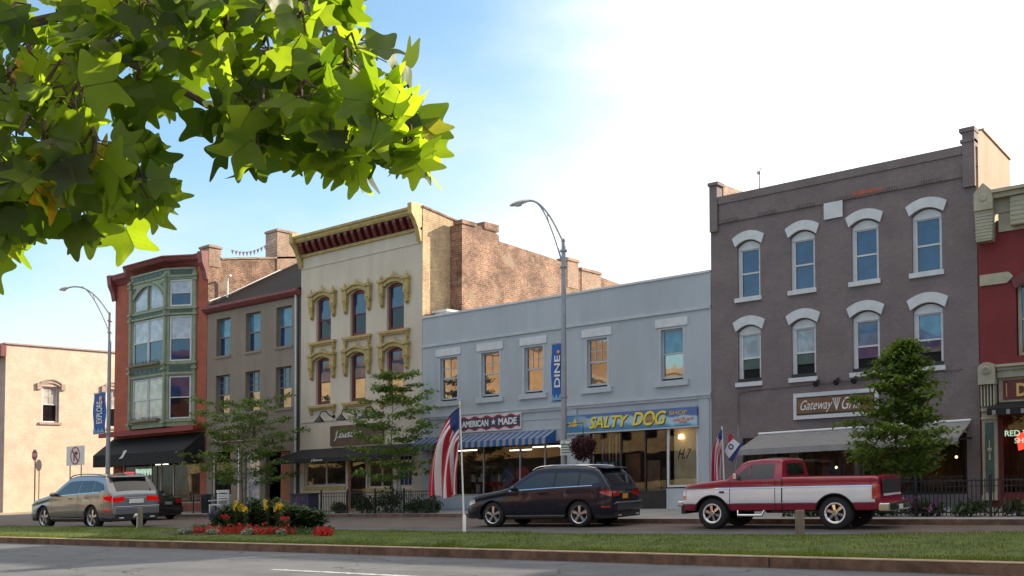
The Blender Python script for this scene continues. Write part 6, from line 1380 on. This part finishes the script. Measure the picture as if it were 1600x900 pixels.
# flower bed on the median
random.seed(33)
def bedpt(px, py): return gr(px, py, .2)
mb = MB(); bc = bedpt(405,829); mb.add([(bc[0]+2.5*math.cos(t)*(1+.06*math.sin(t*5)),17.9+1.2*math.sin(t),turf_h(bc[0]+2.5*math.cos(t),17.9+1.2*math.sin(t))+.008) for t in [2*math.pi*k/40 for k in range(40)]],[tuple(range(40))]); mb.build('flower_bed_soil', M['dirt'], kind='structure')
NF = 17.9
def ub(px, n=NF): return at(px, 820, n)[0]
mb = MB(); mb.rnd = []
for _ in range(760):
    px = random.choice((random.uniform(302,425),random.uniform(302,465),random.uniform(492,518))); n = 17.2+random.uniform(-.3,.35); u = ub(px,n); zz_ = .27+abs(random.gauss(0,.07))+(.0 if px>480 else .05*random.random())
    leafcloud(mb,(u,n,zz_),(.03,.03,.02),2,.035,flat=1.)
tag(mb.build('red_bedding', M['petal_red'], org=(bc[0],17.2,.26)), 'mass of low red bedding flowers along the front of the median flower bed', 'flowers', kind='stuff')
mb = MB(); mb.rnd = []
for _ in range(800):
    px = random.uniform(300,520); n = 17.5+random.uniform(-.4,.9); leafcloud(mb,(ub(px,n),n,.27+random.random()*.12),(.04,.04,.03),3,.045,flat=.8)
tag(mb.build('low_foliage', M['bush_leaf'], org=(bc[0],17.5,.26)), 'low green leaves filling the flower bed between the taller plants', 'foliage', kind='stuff')
for k,(px,w) in enumerate(((290,.28),(332,.22),(389,.24),(440,.14))):
    shrub(ub(px,16.95),16.95,.25,w,.17,'silver_leaf',['pale silver-leaved clump at the far left tip of the flower bed','pale silver-leaved clump in front of the left red flowers','pale silver-leaved clump at the front middle of the flower bed','small pale silver-leaved clump right of the bed centre'][k],'silver-leaved clumps edging the flower bed',420,.035,cat='plant',name='dusty_miller')
def tall_plant(px, ytop, n, mat, nst, spread, lab, cat, flower=None, fl=(0,0), group=None, lsz=.09, name='leafy_plant', leafw=.3):
    u, zt = at(px, ytop, n); R = thing(name, lab, cat, (u, n, .25), group); st = MB(); lf = MB(); lf.rnd = []; pt = MB(); pt.rnd = []
    for k in range(nst):
        a = random.uniform(0,6.28); r = spread*random.random()**.6; h = (zt-.25)*random.uniform(.72,1.0); x, y = u+r*math.cos(a), n+r*.7*math.sin(a)
        st.tube([(u+.3*(x-u),n+.3*(y-n),.22),(x,y,.25+h)],[.012,.006],5)
        for q in range(9):
            t = .15+.8*q/9; lx, ly, lz = u+(x-u)*(.3+.7*t), n+(y-n)*(.3+.7*t), .25+h*t; b = random.uniform(0,6.28); L = lsz*random.uniform(.8,1.8)*(1.2-t*.6)
            dx, dy = math.cos(b)*L, math.sin(b)*L; w = L*leafw; lf.add([(lx,ly,lz),(lx+dx*.5-dy*leafw,ly+dy*.5+dx*leafw,lz+L*.45),(lx+dx,ly+dy,lz+L*.35),(lx+dx*.5+dy*leafw,ly+dy*.5-dx*leafw,lz+L*.4)],[(0,1,2,3)]); lf.rnd += [random.random()*.9]*4
        if flower and k < fl[0]:
            for q in range(8):
                b = q*math.pi/4+random.random()*.3; L = fl[1]; cx_, cy_, cz_ = x, y-.03, .25+h+.02
                pt.add([(cx_,cy_,cz_),(cx_+L*.6*math.cos(b)-.02,cy_-.04,cz_+L*.6*math.sin(b)+.02),(cx_+L*math.cos(b),cy_-.02+.04*math.cos(b*2),cz_+L*math.sin(b)),(cx_+L*.6*math.cos(b)+.02,cy_-.03,cz_+L*.6*math.sin(b)-.02)],[(0,1,2,3)]); pt.rnd += [random.random()*.9]*4
        if flower == 'petal_purple':
            for q in range(14): leafcloud(pt,(x,y,.25+h*(.55+.5*q/14)),(.012,.012,.012),3,.02,flat=1)
    st.build('stems', M['bush_leaf'] if False else M['turf'], R); lf.build('leaves', M[mat], R)
    if flower: pt.build('blossom', M[flower], R)
    return R
yl = [(368,783,'yellow lily at the left end of the row in the flower bed'),(379,786,'yellow lily second from the left in the flower bed'),(383,793,'low yellow lily just below the left pair in the flower bed'),(419,782,'largest yellow lily at the middle of the flower bed'),(437,783,'yellow lily right of the largest lily in the flower bed'),(441,790,'low yellow lily at the right of the flower bed')]
for px,y,l in yl: tall_plant(px,y+2,NF+random.uniform(-.1,.2),'bush_leaf',5,.12,l,'flower','petal_yellow',(3,.095),'yellow lilies in the flower bed',.13,'yellow_lily',.16)
for px,y,l in ((350,786,'leafy green plant at the left of the flower bed'),(372,780,'tall spiky green plant behind the left yellow lilies'),(428,776,'tall spiky green plant behind the middle yellow lily'),(466,786,'spiky green plant before the right purple spikes'),(396,772,'tall broad-leaved plant standing between the yellow lilies'),(410,785,'leafy plant in front of the tall broad-leaved plant'),(455,788,'leafy plant right of the yellow lilies'),(480,792,'bushy dark green plant near the right end of the bed'),(494,798,'rounded dark green plant at the right end of the bed')):
    tall_plant(px,y,NF+.35,'bush_leaf',16,.34,l,'plant',None,(0,0),'leafy plants in the flower bed',.27,leafw=.17)
for px,y,l in ((336,792,'purple flower spikes at the left back of the bed'),(426,790,'purple flower spikes behind the largest yellow lily'),(462,780,'purple flower spikes at the right back of the bed')):
    tall_plant(px,y,NF+.9,'bush_leaf',12,.26,l,'flower','petal_purple',(0,0),'purple salvia in the flower bed',.09,'purple_salvia')
for px,y,l in ((355,806,'small red flowering plant at the left centre of the bed'),(447,808,'small red flowering plant right of the low lily')):
    tall_plant(px,y,NF-.4,'bush_leaf',7,.15,l,'flower','petal_red',(5,.05),'red flowering plants standing in the bed',.09,'red_salvia')
# ================================================================ foreground tulip tree
random.seed(101)
TX, TY = -5.2, 2.2
R = thing('tulip_tree', 'near tulip tree with sunlit lobed green leaves hanging into the top left of the photo', 'tree', (TX, TY, 0))
mb = MB(); mb.tube([(TX,TY,-.1),(TX+.02,TY,.6),(TX+.05,TY+.02,3),(TX+.1,TY+.05,6),(TX+.05,TY,9)],[.24,.19,.16,.12,.04],14); mb.build('trunk', M['bark'], R, smooth=60)
def cpt(px, py, d): r_ = ray(px, py); return Vector((r_[0]*d, r_[1]*d, EYE+r_[2]*d-K*r_[0]*d))
half = [(0,0),(.13,-.06),(.29,-.05),(.47,.03),(.62,.09),(.78,.13),(.66,.28),(.50,.36),(.40,.47),(.44,.61),(.53,.75),(.60,.94),(.43,.90),(.27,.80),(.13,.73),(0,.66)]
LV = MB(); LV.uv = []; LV.rnd = []
def leaf(c, s, ax, nrm, fold, curl):
    ax = ax.normalized(); nrm = (nrm-ax*nrm.dot(ax)).normalized(); sd_ = ax.cross(nrm)
    rib = [(0,0),(0,.18),(0,.36),(0,.54),(0,.71)]; r = random.random()
    def P(x, y):
        z = fold*abs(x)+curl*(y-.35)**2+.12*fold*math.sin(y*9+x*5); return tuple(c+sd_*(x*s)+ax*(y*s)+nrm*(z*s))
    for sg in (1,-1):
        h = half; idx = {}
        base = len(LV.v); pts = [(sg*x,y) for x,y in h]; inner_ = [(sg*.22,.08),(sg*.30,.24),(sg*.28,.42),(sg*.26,.60)]; ribs = rib[1:-1]
        allp = pts+inner_+ribs; LV.v += [P(*p) for p in allp]; LV.uv += [(p[0],p[1]) for p in allp]; LV.rnd += [r]*len(allp)
        n0 = len(pts); i0, i1, i2, i3 = n0, n0+1, n0+2, n0+3; r1, r2, r3 = n0+4, n0+5, n0+6
        F = [(0,1,i0),(1,2,i0),(2,3,i0),(3,i1,i0),(3,4,6,i1),(4,5,6),(6,7,i1),(7,8,i2,i1),(8,9,i3,i2),(9,10,i3),(10,12,i3),(10,11,12),(12,13,i3),(13,14,i3),(14,15,r3,i3),(0,i0,r1),(i0,i1,r1),(i1,r2,r1),(i1,i2,r2),(i2,i3,r3,r2)]
        for f in F: LV.f.append(tuple(base+k for k in (f if sg > 0 else reversed(f)))); LV.m.append(0)
tw = MB()
toward = Vector(cpt(800,450,1)-Vector((0,0,EYE))).normalized()
def sprig(p, q, nl, s0, dens=.22):
    """a twig from p to q carrying nl leaves on long stalks"""
    m = (p+q)/2+Vector((0,0,.04)); tw.tube([tuple(p),tuple(m),tuple(q)],[.006,.005,.003],5)
    for k in range(nl):
        t = (k+.6)/nl; b = p*(1-t)+q*t; d = Vector((random.gauss(0,1),random.gauss(0,1),random.gauss(-.25,.6))).normalized(); st = b+d*s0*random.uniform(.35,.75)
        tw.tube([tuple(b),tuple(st)],.0022,4,cap=False)
        ax = (d*.6+Vector((random.gauss(0,.5),random.gauss(0,.5),random.gauss(-.55,.5)))); nr = toward*-random.uniform(.3,1.)+Vector((random.gauss(0,.5),random.gauss(0,.5),random.gauss(.15,.45)))
        leaf(st, s0*random.uniform(.75,1.25), ax, nr, random.uniform(.02,.34), random.uniform(-.35,.35))
# limbs reach in from the trunk; leaf sprays follow them
limbs = [([(-60,180,4.6),(60,120,4.2),(190,90,3.8),(330,70,3.6),(450,90,3.5),(540,100,3.4),(600,150,3.3)],.03),
         ([(-60,300,4.2),(40,250,3.9),(120,270,3.6),(190,300,3.4),(240,320,3.3)],.025),
         ([(190,90,3.8),(300,150,3.6),(380,200,3.5),(420,225,3.4)],.018),
         ([(450,90,3.5),(500,170,3.4),(530,220,3.3),(575,262,3.3)],.014),
         ([(560,110,3.4),(610,200,3.35),(645,240,3.3)],.012),
         ([(-60,60,4.3),(120,20,3.8),(300,-10,3.6),(480,10,3.5)],.03),
         ([(-80,380,4.0),(-10,360,3.7),(30,380,3.5)],.015)]
for pts, r0 in limbs:
    P_ = [tuple(cpt(*p)) for p in pts]
    if pts[0][0] < 0: P_ = [(TX+.05,TY,P_[0][2]-.25)]+P_
    m = len(P_); tw.tube(P_,[r0*(1-.8*k/(m-1)) for k in range(m)],7)
def region(n, poly, dr, s0, nl=(2,4), lenpx=60):
    xs = [p[0] for p in poly]; ys = [p[1] for p in poly]; c = 0
    while c < n:
        x, y = random.uniform(min(xs),max(xs)), random.uniform(min(ys),max(ys)); ins = False; j = len(poly)-1
        for i in range(len(poly)):
            if (poly[i][1] > y) != (poly[j][1] > y) and x < (poly[j][0]-poly[i][0])*(y-poly[i][1])/(poly[j][1]-poly[i][1])+poly[i][0]: ins = not ins
            j = i
        if not ins: continue
        c += 1; d = random.uniform(*dr); p = cpt(x,y,d); q = cpt(x+random.uniform(-.2,1)*lenpx,y+random.uniform(-.5,.6)*lenpx,d-random.uniform(-.1,.15)); sprig(p,q,random.randint(*nl),s0*random.uniform(.85,1.15))
region(98, [(-60,-60),(330,-60),(330,50),(250,100),(225,150),(120,190),(-60,235)], (3.0,4.1), .098, (3,4))
region(56, [(-60,190),(60,200),(150,215),(215,250),(245,290),(180,325),(110,325),(40,345),(-60,365)], (2.9,3.6), .098, (2,4), 40)
region(42, [(290,-60),(520,-60),(540,40),(560,110),(520,170),(470,175),(430,150),(400,190),(370,200),(310,120)], (3.0,3.8), .098, (3,4), 45)
region(17, [(350,150),(440,160),(425,225),(385,235)], (3.1,3.8), .105, (2,4), 30)
region(17, [(500,20),(575,60),(620,110),(630,170),(560,180),(490,140)], (3.0,3.7), .11, (2,4), 40)
region(13, [(585,165),(645,190),(650,235),(600,220)], (3.1,3.5), .105, (2,3), 25)
region(12, [(480,195),(560,215),(575,245),(520,250),(490,230)], (3.1,3.5), .10, (2,3), 30)
region(8, [(-40,335),(25,345),(20,372),(-40,378)], (3.,3.6), .10, (2,3), 30)
region(30, [(-420,-300),(-60,-300),(-60,300),(-420,260)], (3.2,4.2), .12, (3,5))
tw.build('branches', M['bark'], R); cr = LV.build('crown', M['leaf'], R, smooth=75); sb = cr.modifiers.new('s','SUBSURF'); sb.levels = 1; sb.render_levels = 1
